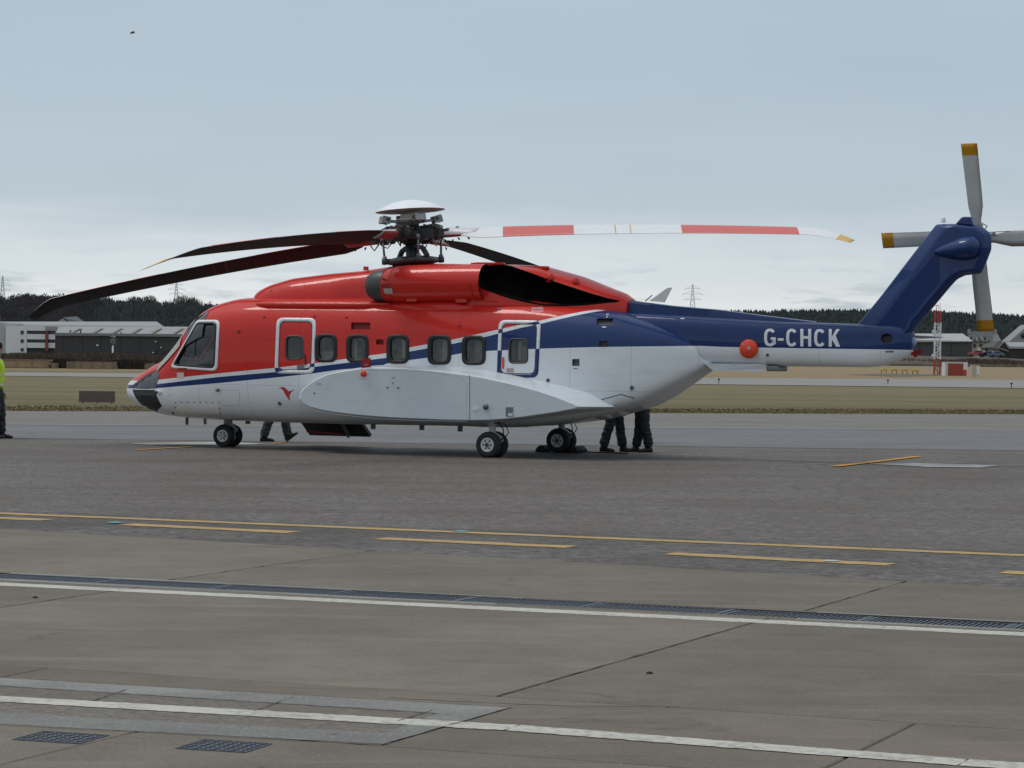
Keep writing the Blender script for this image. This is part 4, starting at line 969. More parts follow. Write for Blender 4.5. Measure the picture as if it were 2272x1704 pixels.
# --- sponsons
SP = [(750-100+x/3.16, 680+y/3.16) for x, y in [(37,650),(45,610),(70,575),(110,540),(160,508),(230,477),(310,457),(440,436),(540,429),(640,428),(760,431),(900,440),(1060,457),(1240,481),(1370,505),(1500,534),(1630,566),(1750,601),(1870,643),(1990,692),(2000,703),(1985,716),(1870,738),(1750,756),(1630,774),(1500,789),(1370,798),(1240,800),(1070,797),(900,790),(750,784),(600,775),(450,762),(300,744),(220,731),(150,714),(90,694),(55,676)]]
VS = -1.92
def sponson(s):
    P = [inv(x, y, VS) for x, y in SP]; cx = sum(p[0] for p in P)/len(P); cz = sum(p[1] for p in P)/len(P)
    umin, umax = min(p[0] for p in P), max(p[0] for p in P); rows = []
    def ringp(shr, v, up, fwd, aft, bow=False):
        r = []
        for u_, w_ in P:
            t = (u_-umin)/(umax-umin); sh = shr
            du = -fwd*max(0, 1-t*3)**1.3 + aft*max(0, (t-.72)/.28)**1.3
            uu = u_ + (cx-u_)*sh*.35 + du; top = w_ > cz + (.10 if t < .9 else 0)
            ww = w_ + (cz-w_)*sh + (up*(.6+.9*t) if w_ > cz else -up*.1)
            vv = v
            r.append((uu, s*vv, ww))
        return r
    rows = [ringp(0, -.95, .085, .35, .30), ringp(0, -1.25, .06, .22, .22), ringp(0, -1.60, .03, .08, .11), ringp(0, VS+.07, .008, .01, .02), ringp(.0, VS+.02, 0, 0, 0), ringp(.035, VS, 0, 0, 0)]
    k = MB(); k.grid(rows, 0, True, True); k.add(rows[-1], [tuple(range(len(P)))])
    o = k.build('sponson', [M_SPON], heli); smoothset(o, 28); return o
spl = sponson(1); spr = sponson(-1)
class Flat:                                   # the sponson's flat face, for things drawn on it
    def side(s, u, w): return -VS
FL = Flat()
def fpatch(name, P, m, off=.004, thick=.004): return patch(name, P, m, spl, FL, off, thick, -1.9, .5)
fpatch('panel_gap', [(1041.3, 832.5), (1042.7, 832.5), (1042.7, 932.5), (1041.3, 932.5)], M_GREY, .001, .002)
M_SEAM = mat('panel_seam_pale', (.48, .51, .54), .5)
def fline(name, pts, w=.9, m=None):
    k = MB()
    for a, b_ in zip(pts[:-1], pts[1:]):
        a, b_ = Vector(a), Vector(b_); d = (b_-a).normalized(); nn = Vector((-d.y, d.x))*w/2; k.add([surf(FL, *(a+nn), .003), surf(FL, *(b_+nn), .003), surf(FL, *(b_-nn), .003), surf(FL, *(a-nn), .003)], [(0,1,2,3)])
    k.build(name, m or M_SEAM, spl)
z3 = lambda pts: [(650+x/3.16, 680+y/3.16) for x, y in pts]
fline('panel_seam', z3([(130,705),(60,640),(90,590),(170,525),(280,480),(400,464),(425,480),(435,520),(450,530),(545,530)]), 1.0, mat('seam_bright', (.78, .80, .82), .4))
fline('panel_seam', z3([(545,445),(760,448),(1000,465),(1180,495),(1215,535),(1215,780)]), .8)
fline('panel_seam', z3([(150,728),(300,756),(600,787),(900,800),(1215,805)]), .8)
for pts in ([(655,568),(668,563),(668,573)], [(747,570),(733,563),(733,577)], [(700,545),(695,533),(706,533)], [(150,618),(144,606),(156,606)]): fpatch('tie_down_arrow', z3(pts), M_DGREY)
for x, y, w_ in ((692,497,22), (655,567,18), (735,569,18), (697,535,6), (148,600,4), (165,541,34)): fpatch('stencil', z3([(x,y),(x+w_,y),(x+w_,y+4),(x,y+4)]), M_GREY)
fpatch('recessed_step', z3([(1492,706),(1545,706),(1545,772),(1492,772)]), M_GREY, .002, .003); fpatch('step_tread', z3([(1512,748),(1543,748),(1543,768),(1512,768)]), M_SPON, .006, .012)
fpatch('drain_plug', [(650+(1280+22*math.cos(a))/3.16, 680+(718+13*math.sin(a))/3.16) for a in np.linspace(0, 6.28, 13)[:-1]], mat('plug_white', (.72,.74,.75), .4), .004, .01)
stud('tie_down_ring', 650+1355/3.16, 680+700/3.16, .045, .05, M_STEEL, spl, FL, -1.9); stud('tie_down_ring', 650+1357/3.16, 680+709/3.16, .035, .07, M_DGREY, spl, FL, -1.9)
# fuel cap with its red remove-before-flight flag
stud('fuel_cap', 650+500/3.16, 680+472/3.16, .055, .05, M_ORNG, spl, FL, -1.9); fpatch('cap_surround', z3([(472,450),(500,445),(528,455),(530,495),(515,508),(478,500)]), M_WHT, .002, .003)
k = MB(); P = [surf(FL, *z3([q_])[0], .03) for q_ in ((488,365),(548,362),(552,425),(486,432))]; k.add(P, [(0,1,2,3)]); k.add([p+Vector((0,.012,0)) for p in P], [(3,2,1,0)]); k.tube([P[3], surf(FL, *z3([(500,470)])[0], .06)], .006, 5); k.build('remove_before_flight_flag', M_TAG, spl)
fpatch('flag_print', z3([(510,402),(532,402),(532,415),(510,415)]), mat('flag_print_pale', (.42,.16,.14), .6), .036, .002)
# ramp fairing under the tail
k = MB(); False and k.add([bp(1310, 905, -1.0), bp(1345, 893, -1.1), bp(1385, 880, -1.0), bp(1412, 886, -.8), bp(1385, 905, -.7), bp(1340, 915, -.8)], [(0,1,2,3,4,5)]); k.add([bp(1340, 915, -.8), bp(1385, 905, -.7), bp(1412, 886, -.8), bp(1455, 900, .6), bp(1380, 925, .9)], [(0,1,2,3,4)]); o = k.build('ramp_edge', M_SPON, heli)
k = MB()
for s in (-1, 1): k.bar((U(1352), s*.55, inv(1352, 924, 0)[1]), (U(1385), s*.5, inv(1385, 905, 0)[1]), .12, .05)
k.build('ramp_hinge', M_GREY, heli)

# --- undercarriage
def wheel(u_, v_, r, w, parent, out):
    k = MB(); h = w/2
    k.lathe([(r*.52, -h*.75), (r*.72, -h*.98), (r*.88, -h*.88), (r*.97, -h*.5), (r, -h*.18), (r, h*.18), (r*.97, h*.5), (r*.88, h*.88), (r*.72, h*.98), (r*.52, h*.75)], (0,0,0), 'Y', 36)
    o = k.build('wheel', M_TYRE, parent); o.location = (u_, v_, r-.012)
    k = MB()
    for sg in (-1, 1): k.lathe([(r*.55, sg*h*.70), (r*.53, sg*h*.86), (r*.47, sg*h*.86), (r*.42, sg*h*.62), (r*.20, sg*h*.62), (r*.18, sg*h*.9), (r*.10, sg*h*.95), (.0001, sg*h*.95)], (0,0,0), 'Y', 28, mis=[0,0,0,0,1,1,1])
    for a in range(6):
        for sg in (-1, 1): t = a*math.pi/3; k.lathe([(.016, sg*h*.60), (.016, sg*h*.70), (.0001, sg*h*.72)], (r*.32*math.cos(t), 0, r*.32*math.sin(t)), 'Y', 8, mi=1)
    rm = k.build('rim', [M_RIM, M_DGREY], o); return o
def main_leg(s):
    k = MB(); vz = s*1.59
    k.tube([(0, vz, .22), (0, vz, .75)], .062, 14); k.tube([(0, vz, .55), (0, vz, .95)], .095, 14); k.tube([(0, vz-.23, .225), (0, vz+.23, .225)], .055, 12)
    g = k.build('main_gear_leg', mat('gear_grey_paint', (.40, .41, .41), .45), heli)
    k = MB(); k.bar((.03, vz, .42), (.20, vz, .32), .05, .06); k.bar((.20, vz, .32), (.10, vz, .22), .05, .05); k.build('torque_link', MATS['gear_grey_paint'], g)
    k = MB(); k.tube([(.04, vz-.05, .60), (.16, vz-.10, .60), (.25, vz-.10, .50), (.24, vz-.05, .36), (.14, vz, .26)], .011, 6); k.tube([(.04, vz+.05, .62), (.20, vz+.10, .58), (.27, vz+.1, .44), (.18, vz+.02, .28)], .010, 6); k.build('brake_hose', M_BLK, g)
    for d in (-.155, .155): wheel(0, vz+d, .232, .165, heli, d)
    k = MB(); k.box((-.28, vz, .80), (.5, .34, .03), 0, (0, R(-8), 0)); k.build('gear_door', M_SPON, g)
main_leg(-1); main_leg(1)
UN = -6.2
k = MB(); k.tube([(UN, 0, .22), (UN, 0, .8)], .06, 14); k.tube([(UN, 0, .42), (UN, 0, .8)], .085, 14); k.tube([(UN, -.24, .215), (UN, .24, .215)], .05, 12); k.bar((UN+.05, 0, .44), (UN+.2, 0, .32), .05, .05); k.bar((UN+.2, 0, .32), (UN+.06, 0, .22), .05, .05)
ng = k.build('nose_gear_leg', MATS['gear_grey_paint'], heli)
for d in (-.155, .155): wheel(UN, d, .218, .15, heli, d)
# belly aerials and drain masts
for x, y, h in ((415, 931, .10), (455, 932.5, .08), (550, 935, .05), (828, 944, .07), (936, 947, .06), (1021, 949, .07)):
    a = inv(x, y, -.1); k = MB(); k.box((a[0], -.1, a[1]-h/2+.05), (.05 if h > .07 else .09, .03, h+.1), 0, None, 1.0); k.build('belly_aerial', M_GREY if h < .09 else M_DGREY, heli)
# right-hand airstair door, folded down on the far side
a0, a1 = inv(640, 940, 1.25)[0], inv(775, 940, 1.25)[0]; wz = .80
k = MB(); L_ = .80; sl = Vector((.18, .35, -.46)).normalized()
def asp(u_, t, n_=0.0): return Vector((u_ + .20*t/L_*.9, 1.22 + sl.y*t + n_*.6, wz + sl.z*t + n_*.55))
q0 = [asp(a0, 0), asp(a1, 0), asp(a1+.06, L_), asp(a0+.06, L_)]; q1 = [p + Vector((0, .055, .05)) for p in q0]
k.add(q0+q1, [(0,1,2,3), (7,6,5,4), (0,4,5,1), (1,5,6,2), (2,6,7,3), (3,7,4,0)])
st = k.build('airstair_door', mat('airstair_dark', (.022, .020, .020), .6), heli)
for t in (.14, .30, .46): k = MB(); p, q_ = asp(a0+.12, t, .10), asp(a1-.12, t, .10); k.bar(p, q_, .2, .03); k.build('step', M_DGREY, st)
k = MB(); p = asp(a1-.30, .02, -.03); q_ = asp(a1-.36, L_-.03, -.03); k.bar(p, q_, .02, .13); k.build('stair_strut', M_GREY, st)
k = MB(); p, q_ = asp(a0+.05, L_*.86, -.012), asp(a1-.5, L_*.93, -.012); k.bar(p, q_, .01, .035); k.build('stair_trim', M_REDD, st)

# --- main rotor
TILT = R(4.2); HUB = (-2.38, 0, 3.985)
k = MB()
k.lathe([(.0001, -.17), (.16, -.17), (.20, -.10), (.26, -.06), (.27, .06), (.20, .12), (.15, .17), (.14, .22), (.0001, .22)], (0,0,0), 'Z', 24)
AZ = [R(-1.5), R(-91.0), R(180.5), R(88.5)]
for a in AZ:
    M_ = Matrix.Rotation(a, 3, 'Z')
    def T(p): return M_ @ Vector(p)
    k.box(T((.36, 0, .0)), (.44, .24, .17), 0, M_); k.box(T((.36, .13, .02)), (.34, .05, .22), 1, M_); k.box(T((.36, -.13, .02)), (.34, .05, .22), 1, M_)
    k.tube([T((.56, 0, .10)), T((.56, 0, -.14))], .085, 12, 2); k.tube([T((.46, .20, .02)), T((.80, .30, -.02))], .055, 10, 0); k.tube([T((.40, .18, .03)), T((.50, .22, .02))], .04, 8, 2)
    k.box(T((.70, 0, -.02)), (.22, .20, .15), 1, M_); k.tube([T((.30, -.22, .12)), T((.55, -.24, .13)), T((.68, -.18, .06))], .022, 6, 1); k.tube([T((.62, .10, -.12)), T((.72, .12, -.24)), T((.80, .10, -.14))], .014, 6, 0)
    k.box(T((.46, 0, .13)), (.16, .14, .07), 2, M_); k.tube([T((.25, .1, .16)), T((.42, .12, .18)), T((.60, .1, .12))], .014, 6, 3)
    for q_ in range(9):
        r0 = random.uniform(.16, .6); y0 = random.uniform(-.2, .2); z0_ = random.uniform(-.14, .15); r1 = r0+random.uniform(-.12, .14)
        k.tube([T((r0, y0, z0_)), T(((r0+r1)/2, y0+random.uniform(-.06, .06), z0_+random.uniform(-.05, .07))), T((r1, y0+random.uniform(-.1, .1), z0_+random.uniform(-.07, .05)))], random.uniform(.008, .02), 6, random.choice([0, 1, 2, 3]))
    for q_ in range(5): k.lathe([(.0001, -.03), (.03, -.03), (.034, 0), (.03, .03), (.0001, .035)], T((random.uniform(.2, .66), random.uniform(-.16, .16), random.choice([-.10, .12]))), 'Z', 8, random.choice([1, 2, 3]))
    k.tube([T((.50, -.17, -.11)), T((.60, -.20, -.19)), T((.70, -.14, -.13))], .012, 6, 3)
rotor = k.build('main_rotor_hub', [M_OILY, M_DGREY, M_BRONZE, M_STEEL], heli); _b = rotor.modifiers.new('bev', 'BEVEL'); _b.width = .016; _b.segments = 2; _b.limit_method = 'ANGLE'; _b.angle_limit = R(50); rotor.location = HUB; rotor.rotation_euler = (0, -TILT, 0)
k = MB(); k.tube([(0,0,-.75), (0,0,-.15)], .125, 20); k.tube([(0,0,-.60), (0,0,-.40)], .19, 20); k.build('rotor_mast', M_OILY, rotor)
k = MB(); k.lathe([(.14, -.40), (.30, -.40), (.44, -.43), (.48, -.47), (.47, -.52), (.34, -.55), (.14, -.54)], (0,0,0), 'Z', 36); 
for a in AZ:
    t = a + R(38); k.tube([(.40*math.cos(t), .40*math.sin(t), -.47), (.54*math.cos(t), .54*math.sin(t), -.47)], .05, 10); k.lathe([(.0001,-.06),(.055,-.05),(.06,0),(.055,.05),(.0001,.06)], (.53*math.cos(t), .53*math.sin(t), -.475), 'Z', 12)
k.build('swashplate', M_DGREY, rotor)
for a in AZ:
    t = a + R(38); k = MB(); k.tube([(.53*math.cos(t), .53*math.sin(t), -.46), (.55*math.cos(t), .55*math.sin(t), -.05)], .022, 8); k.lathe([(.0001,-.05),(.04,-.04),(.045,0),(.04,.04),(.0001,.05)], (.53*math.cos(t), .53*math.sin(t), -.42), 'Z', 10); k.lathe([(.0001,-.05),(.04,-.04),(.045,0),(.04,.04),(.0001,.05)], (.55*math.cos(t), .55*math.sin(t), -.07), 'Z', 10); k.build('pitch_link', M_STEEL, rotor)
for a in (R(150), R(-30)):
    k = MB(); k.bar((.12*math.cos(a), .12*math.sin(a), -.20), (.34*math.cos(a), .34*math.sin(a), -.27), .09, .06); k.bar((.34*math.cos(a), .34*math.sin(a), -.27), (.47*math.cos(a), .47*math.sin(a), -.42), .09, .05); k.build('rotating_scissors', M_DGREY, rotor)
for x, y in ((-.30, -.22), (.10, -.36), (.30, .2)):
    k = MB(); k.tube([(x, y, -.75), (x*.95, y*.95, -.52)], .035, 10); k.build('servo_link', M_OILY, rotor)
# vibration absorber arms and the white dish above
k = MB(); k.lathe([(.0001, .18), (.15, .18), (.17, .24), (.13, .30), (.15, .38), (.20, .425), (.0001, .425)], (0,0,0), 'Z', 24); k.lathe([(.0001,.215),(.28,.225),(.29,.245),(.0001,.26)], (0,0,0), 'Z', 24)
for i, a in enumerate(AZ):
    t = a + R(45); c, s = math.cos(t), math.sin(t); M_ = Matrix.Rotation(t, 3, 'Z')
    k.bar((.12*c, .12*s, .24), (.46*c, .46*s, .27), .10, .045)
    for sg in (-1, 1): k.box(M_ @ Vector((.50, sg*.085, .285)), (.15, .035, .13), 0, M_ @ Matrix.Rotation(R(-14), 3, 'Y'))
    k.box(M_ @ Vector((.565, 0, .285)), (.05, .19, .12), 0, M_ @ Matrix.Rotation(R(-14), 3, 'Y')); k.tube([M_ @ Vector((.48, -.12, .29)), M_ @ Vector((.48, .12, .29))], .03, 8, 1)
k.box((.08, -.24, .315), (.29, .12, .115), 2); k.tube([(-.2, -.1, .2), (-.3, -.14, .12), (-.3, -.12, .0)], .010, 5, 1); k.tube([(.12, -.16, .26), (.14, -.2, .1)], .010, 5, 1); k.box((-.14, -.2, .33), (.09, .06, .05), 1)
k.build('vibration_absorber', [mat('absorber_grey', (.30, .31, .31), .45, .2), M_DGREY, mat('absorber_pale', (.52, .50, .45), .5)], rotor)
k = MB(); k.lathe([(.0001, .645), (.15, .638), (.30, .610), (.45, .555), (.57, .495), (.635, .456), (.645, .446), (.63, .442), (.40, .432), (.20, .42), (.0001, .418)], (0,0,0), 'Z', 56, mis=[0]*6+[1]*4); smoothset(k.build('rotor_dish', [mat('dish_white', (.82, .84, .86), .35), mat('dish_underside', (.42, .40, .37), .6)], rotor), 30)
# blades
def mk_blade():
    m = MT('rotor_blade_top'); o = m.sep(m.tc.outputs['Object']); x = m.ma('MULTIPLY_ADD', o[1], .45, o[0])
    c = m.mix(m.ma('MULTIPLY', m.ma('GREATER_THAN', x, 1.86), m.ma('LESS_THAN', x, 3.26)), (.72, .73, .74), (.60, .10, .085))
    c = m.mix(m.ma('MULTIPLY', m.ma('GREATER_THAN', x, 5.32), m.ma('LESS_THAN', x, 7.47)), c, (.60, .10, .085))
    for a in (4.05, 4.34): c = m.mix(m.ma('MULTIPLY', m.ma('GREATER_THAN', x, a), m.ma('LESS_THAN', x, a+.028)), c, (.55, .42, .20))
    c = m.mix(m.ma('GREATER_THAN', o[0], 8.30), c, (.62, .38, .07))
    m.set(col=m.mix(m.rng(m.noise(3, 5, .7), .5, .8, 0, .14), c, (.3, .28, .26)), rough=.42); return m.m
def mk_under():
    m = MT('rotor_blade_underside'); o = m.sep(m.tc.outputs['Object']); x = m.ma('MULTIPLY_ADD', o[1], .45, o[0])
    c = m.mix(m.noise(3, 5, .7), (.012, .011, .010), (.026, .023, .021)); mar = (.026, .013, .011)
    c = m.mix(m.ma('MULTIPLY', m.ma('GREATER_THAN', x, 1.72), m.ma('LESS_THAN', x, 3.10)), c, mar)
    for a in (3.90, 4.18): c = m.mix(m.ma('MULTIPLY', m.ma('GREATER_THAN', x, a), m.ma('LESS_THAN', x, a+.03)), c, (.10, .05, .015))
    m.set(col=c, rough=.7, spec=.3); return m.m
M_BT, M_BU = mk_blade(), mk_under()
M_BLE = mat('blade_leading_edge', (.45, .46, .47), .4, .6)
def make_blade(droop, dpit=0.0):
    k = MB(); rows = []
    rs = list(np.linspace(1.10, 7.6, 30)) + list(np.linspace(7.75, 8.585, 12))
    for r in rs:
        ch_ = .51 if r > 1.5 else .30 + .21*sstep(r, 1.10, 1.5); t = max(0.0, (r-7.75)/.835)
        ch_ = ch_*(1-.50*t**1.2); sw = -.36*t**1.35; an = -.17*t**1.4
        pit = R(25.0 - 11.5*(r-1.2)/7.4 + dpit); z0 = -droop*((r-.55)/8.03)**1.8 + .02 + an
        sec = [(.27, 0), (.255, .022), (.17, .046), (.0, .055), (-.25, .040), (-.55, .018), (-.73, .002), (-.73, -.004), (-.55, -.006), (-.25, -.020), (.0, -.034), (.17, -.032), (.255, -.016)]
        rw = []
        for y, h in sec:
            yy, hh = y*ch_, h*ch_*(1 if r < 8.4 else .6); rw.append((r, yy*math.cos(pit) - hh*math.sin(pit) + sw, z0 + yy*math.sin(pit) + hh*math.cos(pit)))
        rows.append(rw)
    n = len(rows[0])
    for i in range(len(rows)-1):
        for j in range(n): 
            k.add([rows[i][j], rows[i][(j+1) % n], rows[i+1][(j+1) % n], rows[i+1][j]], [(0,1,2,3)], 0 if j < 6 else 1, True)
    k.add(rows[0], [tuple(range(n))], 1); k.add(rows[-1], [tuple(range(n))], 0)
    # trim tabs on the trailing edge
    return k.mesh('rotor_blade', [M_BT, M_BU])
bmesh_a = make_blade(.40); bmesh_d = make_blade(.40, -24)
def mk_cuff():
    k = MB(); rows = []
    for r, w_, h_ in ((.72, .11, .09), (.85, .12, .085), (1.05, .13, .07), (1.25, .14, .055), (1.36, .13, .045)):
        t = R(24); z0 = .01 - .012*(r-.7)
        rows.append([(r, (w_*math.cos(a))*math.cos(t) - h_*math.sin(a)*math.sin(t), z0 + (w_*math.cos(a))*math.sin(t) + h_*math.sin(a)*math.cos(t)) for a in np.linspace(0, 2*math.pi, 15)[:-1]])
    for i in range(4):
        for j in range(14): k.add([rows[i][j], rows[i][(j+1) % 14], rows[i+1][(j+1) % 14], rows[i+1][j]], [(0,1,2,3)], 0 if j < 7 else 1, True)
    k.add(rows[-1], [tuple(range(14))], 0); 
    for r in (1.0, 1.2): k.tube([(r, -.10, -.10), (r+.03, -.10, -.14)], .016, 6, 2)
    k.box((.93, .02, .095), (.05, .05, .03), 3, (R(24), 0, 0)); return k.mesh('blade_cuff', [mat('cuff_white', (.66, .62, .64), .4), mat('cuff_red', (.32, .05, .05), .5), M_OILY, mat('cuff_blue_clamp', (.03, .10, .30), .4)])
cuff = mk_cuff()
flap = [-1.75, -2.1, -2.6, -4.2]; lagd = [0, 0, 0, 0]
for a, fl in zip(AZ, flap):
    o = bpy.data.objects.new('rotor_blade', bmesh_d if a == AZ[3] else bmesh_a); col.objects.link(o); o.parent = rotor; o.rotation_euler = Euler((0, R(-fl), a)); 
    c = bpy.data.objects.new('blade_cuff', cuff); col.objects.link(c); c.parent = rotor; c.rotation_euler = Euler((0, R(-fl), a))

# ================================================================== PEOPLE
M_SKIN = mat('skin', (.42, .26, .19), .55); M_TROU = mat('dark_workwear', (.016, .020, .024), .85, var=.3, nscale=9, bump=.3); M_TROU2 = mat('green_grey_workwear', (.030, .040, .042), .85, var=.3, nscale=9, bump=.3)
M_HIVIS = mat('hi_vis_yellow', (.50, .72, .02), .6, var=.15, nscale=7, bump=.25); M_BOOT = mat('black_boot', (.010, .009, .009), .5); M_CAP = mat('black_cap', (.012, .012, .013), .8); M_REFL = mat('reflective_tape', (.55, .56, .55), .4)
def skin_mesh(name, verts, edges, rads, mats, root=0, sub=2):
    me = bpy.data.meshes.new(name); me.from_pydata(verts, edges, []); o = bpy.data.objects.new(name, me); col.objects.link(o)
    md = o.modifiers.new('s', 'SKIN'); md.use_smooth_shade = True
    for i, r in enumerate(rads): sv = me.skin_vertices[0].data[i]; sv.radius = r if isinstance(r, tuple) else (r, r); sv.use_root = (i == root)
    if sub: s2 = o.modifiers.new('d', 'SUBSURF'); s2.levels = sub; s2.render_levels = sub
    dg = bpy.context.evaluated_depsgraph_get(); m2 = bpy.data.meshes.new_from_object(o.evaluated_get(dg)); o.modifiers.clear(); o.data = m2
    m2.materials.clear()
    for m in (mats if isinstance(mats, list) else [mats]): m2.materials.append(m)
    m2.polygons.foreach_set('use_smooth', [True]*len(m2.polygons)); m2.name = name
    if name in ('trousers', 'jacket'):          # cloth folds
        for v in m2.vertices:
            x, y, z = v.co; a = .0045*math.sin(z*38 + x*31 + 2.0*math.sin(y*37)) + .0035*math.sin(z*71 - y*51 + x*20)
            v.co = v.co + v.normal*(a*(1.4 if z < .45 else 1.0))
    return o
def person(label, loc, face, legs, arms, H=1.80, jacket=M_HIVIS, trou=M_TROU, lean=0.0, cap=True, group=None):
    """figure facing local +x. legs: per side (knee x, z, ankle x, z, toe pitch); arms: per side (elbow x,y,z  wrist x,y,z)"""
    s = H/1.80; root = empty('person', loc, face); root.scale = (s, s, s); tag(root, label, 'person', group)
    hip = .93; V = [(0,0,.96), (.0+lean*.3,0,1.12), (lean*.7,0,1.32), (lean,0,1.47), (lean+.01,0,1.55), (lean+.03,0,1.63), (lean+.035,0,1.73), (lean+.03,0,1.78)]
    E = [(i, i+1) for i in range(7)]; Rr = [(.135,.105), (.14,.10), (.155,.11), (.09,.08), (.052,.055), (.072,.088), (.074,.092), (.045,.06)]
    tv = [(0,0,1.02), (0,0,.95)]; te = [(0,1)]; tr_ = [(.155,.125), (.155,.125)]
    jv = [(0,0,.90), (lean*.3,0,1.12), (lean*.75,0,1.34), (lean,0,1.47), (lean,0,1.51)]; je = [(0,1),(1,2),(2,3),(3,4)]; jr = [(.185,.145), (.18,.14), (.19,.14), (.12,.11), (.085,.085)]
    for sd, (kx, kz, ax, az, tp) in zip((-1, 1), legs):
        i = len(V); y = sd*.095; V += [(0.0, y, .90), (kx*.5, y*1.05, (hip+kz)/2), (kx, y*1.1, kz), ((kx+ax)/2-.02, y*1.1, (kz+az)/2+.03), (ax, y*1.1, az), (ax+.03*math.cos(tp), y*1.1, az-.035+.03*math.sin(tp)), (ax+.06*math.cos(tp), y*1.1, az-.04+.06*math.sin(tp))]
        E += [(0, i)] + [(i+j, i+j+1) for j in range(6)]; Rr += [.088, .078, .055, .056, .032, .016, .012]
        j = len(tv); tv += [(0, y, .88), (kx*.5, y*1.08, (hip+kz)/2), (kx, y*1.12, kz), ((kx+ax)/2-.015, y*1.12, (kz+az)/2), (ax-.008, y*1.12, az-.005)]
        te += [(1, j)] + [(j+q_, j+q_+1) for q_ in range(4)]; tr_ += [(.115,.118), (.108,.115), (.094,.102), (.092,.100), (.094,.106)]
    for sd, (ex, ey, ez, wx, wy, wz_) in zip((-1, 1), arms):
        i = len(V); sh = (lean*.95, sd*.19, 1.42); V += [sh, (ex, sd*ey, ez), (wx, sd*wy, wz_)]; E += [(3, i), (i, i+1), (i+1, i+2)]; Rr += [.06, .045, .03]
        d = (Vector((wx, wy, wz_))-Vector((ex, ey, ez))).normalized(); w0 = Vector((wx, wy, wz_)); pl_ = i+2
        p0 = len(V); pc = w0 + d*.06; V.append((pc.x, sd*pc.y, pc.z)); E.append((pl_, p0)); Rr.append((.034, .022))
        for f in range(4):
            off = (f-1.5)*.020; q = len(V); b0 = pc + d*.045 + Vector((off, 0, 0)); L_ = (.070, .082, .078, .060)[f]; m_ = b0 + d*L_*.5 + Vector((.004, -.008, 0)); e_ = b0 + d*L_*.95 + Vector((.012, -.022, 0))
            V += [(b0.x, sd*b0.y, b0.z), (m_.x, sd*m_.y, m_.z), (e_.x, sd*e_.y, e_.z)]; E += [(p0, q), (q, q+1), (q+1, q+2)]; Rr += [.0095, .009, .008]
        q = len(V); a_ = pc + Vector((.038, -.01, .005)); b_ = a_ + d*.035 + Vector((.012, -.01, 0)); V += [(a_.x, sd*a_.y, a_.z), (b_.x, sd*b_.y, b_.z)]; E += [(p0, q), (q, q+1)]; Rr += [.011, .009]
        j = len(jv); jv += [(lean*.95, sd*.20, 1.415), (ex, sd*ey, ez), (wx-.0*d.x, sd*wy, wz_)]; je += [(3, j), (j, j+1), (j+1, j+2)]; jr += [.088, .072, .060]
    body = skin_mesh('body', V, E, Rr, M_SKIN); body.parent = root
    # face
    hx = lean+.035; k = MB(); k.lathe([(.0001,-.028),(.012,-.02),(.013,0),(.006,.024),(.0001,.03)], (hx+.092, 0, 1.675), 'Z', 8); k.build('nose', M_SKIN, body)
    for sd in (-1, 1):
        k = MB(); k.lathe([(.0001,-.010),(.010,-.006),(.010,.006),(.0001,.010)], (hx+.074, sd*.032, 1.700), 'X', 8); k.build('eye', mat('eye_dark', (.02,.015,.012), .3), body)
        k = MB(); k.lathe([(.0001,-.032),(.018,-.02),(.022,.005),(.014,.028),(.0001,.033)], (hx-.004, sd*.079, 1.685), 'Z', 8); k.build('ear', M_SKIN, body)
    k = MB(); k.box((hx+.078, 0, 1.632), (.012, .046, .009)); k.build('mouth', mat('lips', (.30,.13,.11), .5), body)
    k = MB(); rows = [[(hx-.008 + r*1.13*math.cos(a), r*math.sin(a), z) for a in np.linspace(0, 6.283, 19)[:-1]] for r, z in ((.080,1.705),(.0875,1.735),(.088,1.765),(.078,1.800),(.050,1.822),(.002,1.828))]; k.grid(rows, 0, True, True)
    if cap: k.build('cap', M_CAP, root)
    else: k.build('hair', mat('dark_hair', (.02,.016,.012), .8), root)
    t_ = skin_mesh('trousers', tv, te, tr_, trou, 0, 3); t_.parent = root
    j_ = skin_mesh('jacket', jv, je, jr, jacket); j_.parent = root
    for z, rx, ry in ((1.02, .197, .152), (1.20, .196, .150)):
        k = MB(); k.grid([[(lean*.4 + ry*1.02*math.cos(a), rx*1.02*math.sin(a), zz) for a in np.linspace(0, 6.283, 25)[:-1]] for zz in (z-.025, z+.025)], 0, True, True); k.build('reflective_band', M_REFL, j_)
    for sd, (kx, kz, ax, az, tp) in zip((-1, 1), legs):
        k = MB(); rows = []
        for x, w_, zt in ((-.075, .025, .05), (-.07, .038, .09), (-.03, .044, .12), (.03, .042, .105), (.09, .048, .070), (.15, .050, .060), (.195, .040, .045), (.215, .015, .03)):
            r = []
            for a in np.linspace(0, 6.283, 13)[:-1]: r.append(Vector((x, w_*math.cos(a), max(0, zt/2 + zt/2*math.sin(a)*1.15))))
            rows.append(r)
        k.grid(rows, 0, True, True); k.add(rows[0], [tuple(range(12))]); k.add(rows[-1], [tuple(range(12))]); o = k.build('boot', M_BOOT, root); o.location = (ax, sd*.105, az-.085); o.rotation_euler = (0, -tp, 0)
        if tp: o.location = (ax + .03*math.sin(tp), sd*.105, az-.085 + .02)
    return root
ST = [(.01, .49, -.01, .085, 0), (.0, .49, -.02, .085, 0)]
AR2 = [(-.02, .27, 1.18, .22, .18, 1.22), (-.02, .27, 1.18, .22, .16, 1.20)]
AR = [(-.03, .27, 1.14, .05, .28, .90), (-.03, .27, 1.14, .05, .28, .90)]
p0 = G(-11, 972); person('person in hi-vis yellow jacket, black cap and dark trousers standing at the left edge', (p0.x, p0.y, 0), R(-6), [(.05, .49, .0, .085, 0), (.08, .49, .10, .085, 0)], AR, 1.92, M_HIVIS, M_TROU)
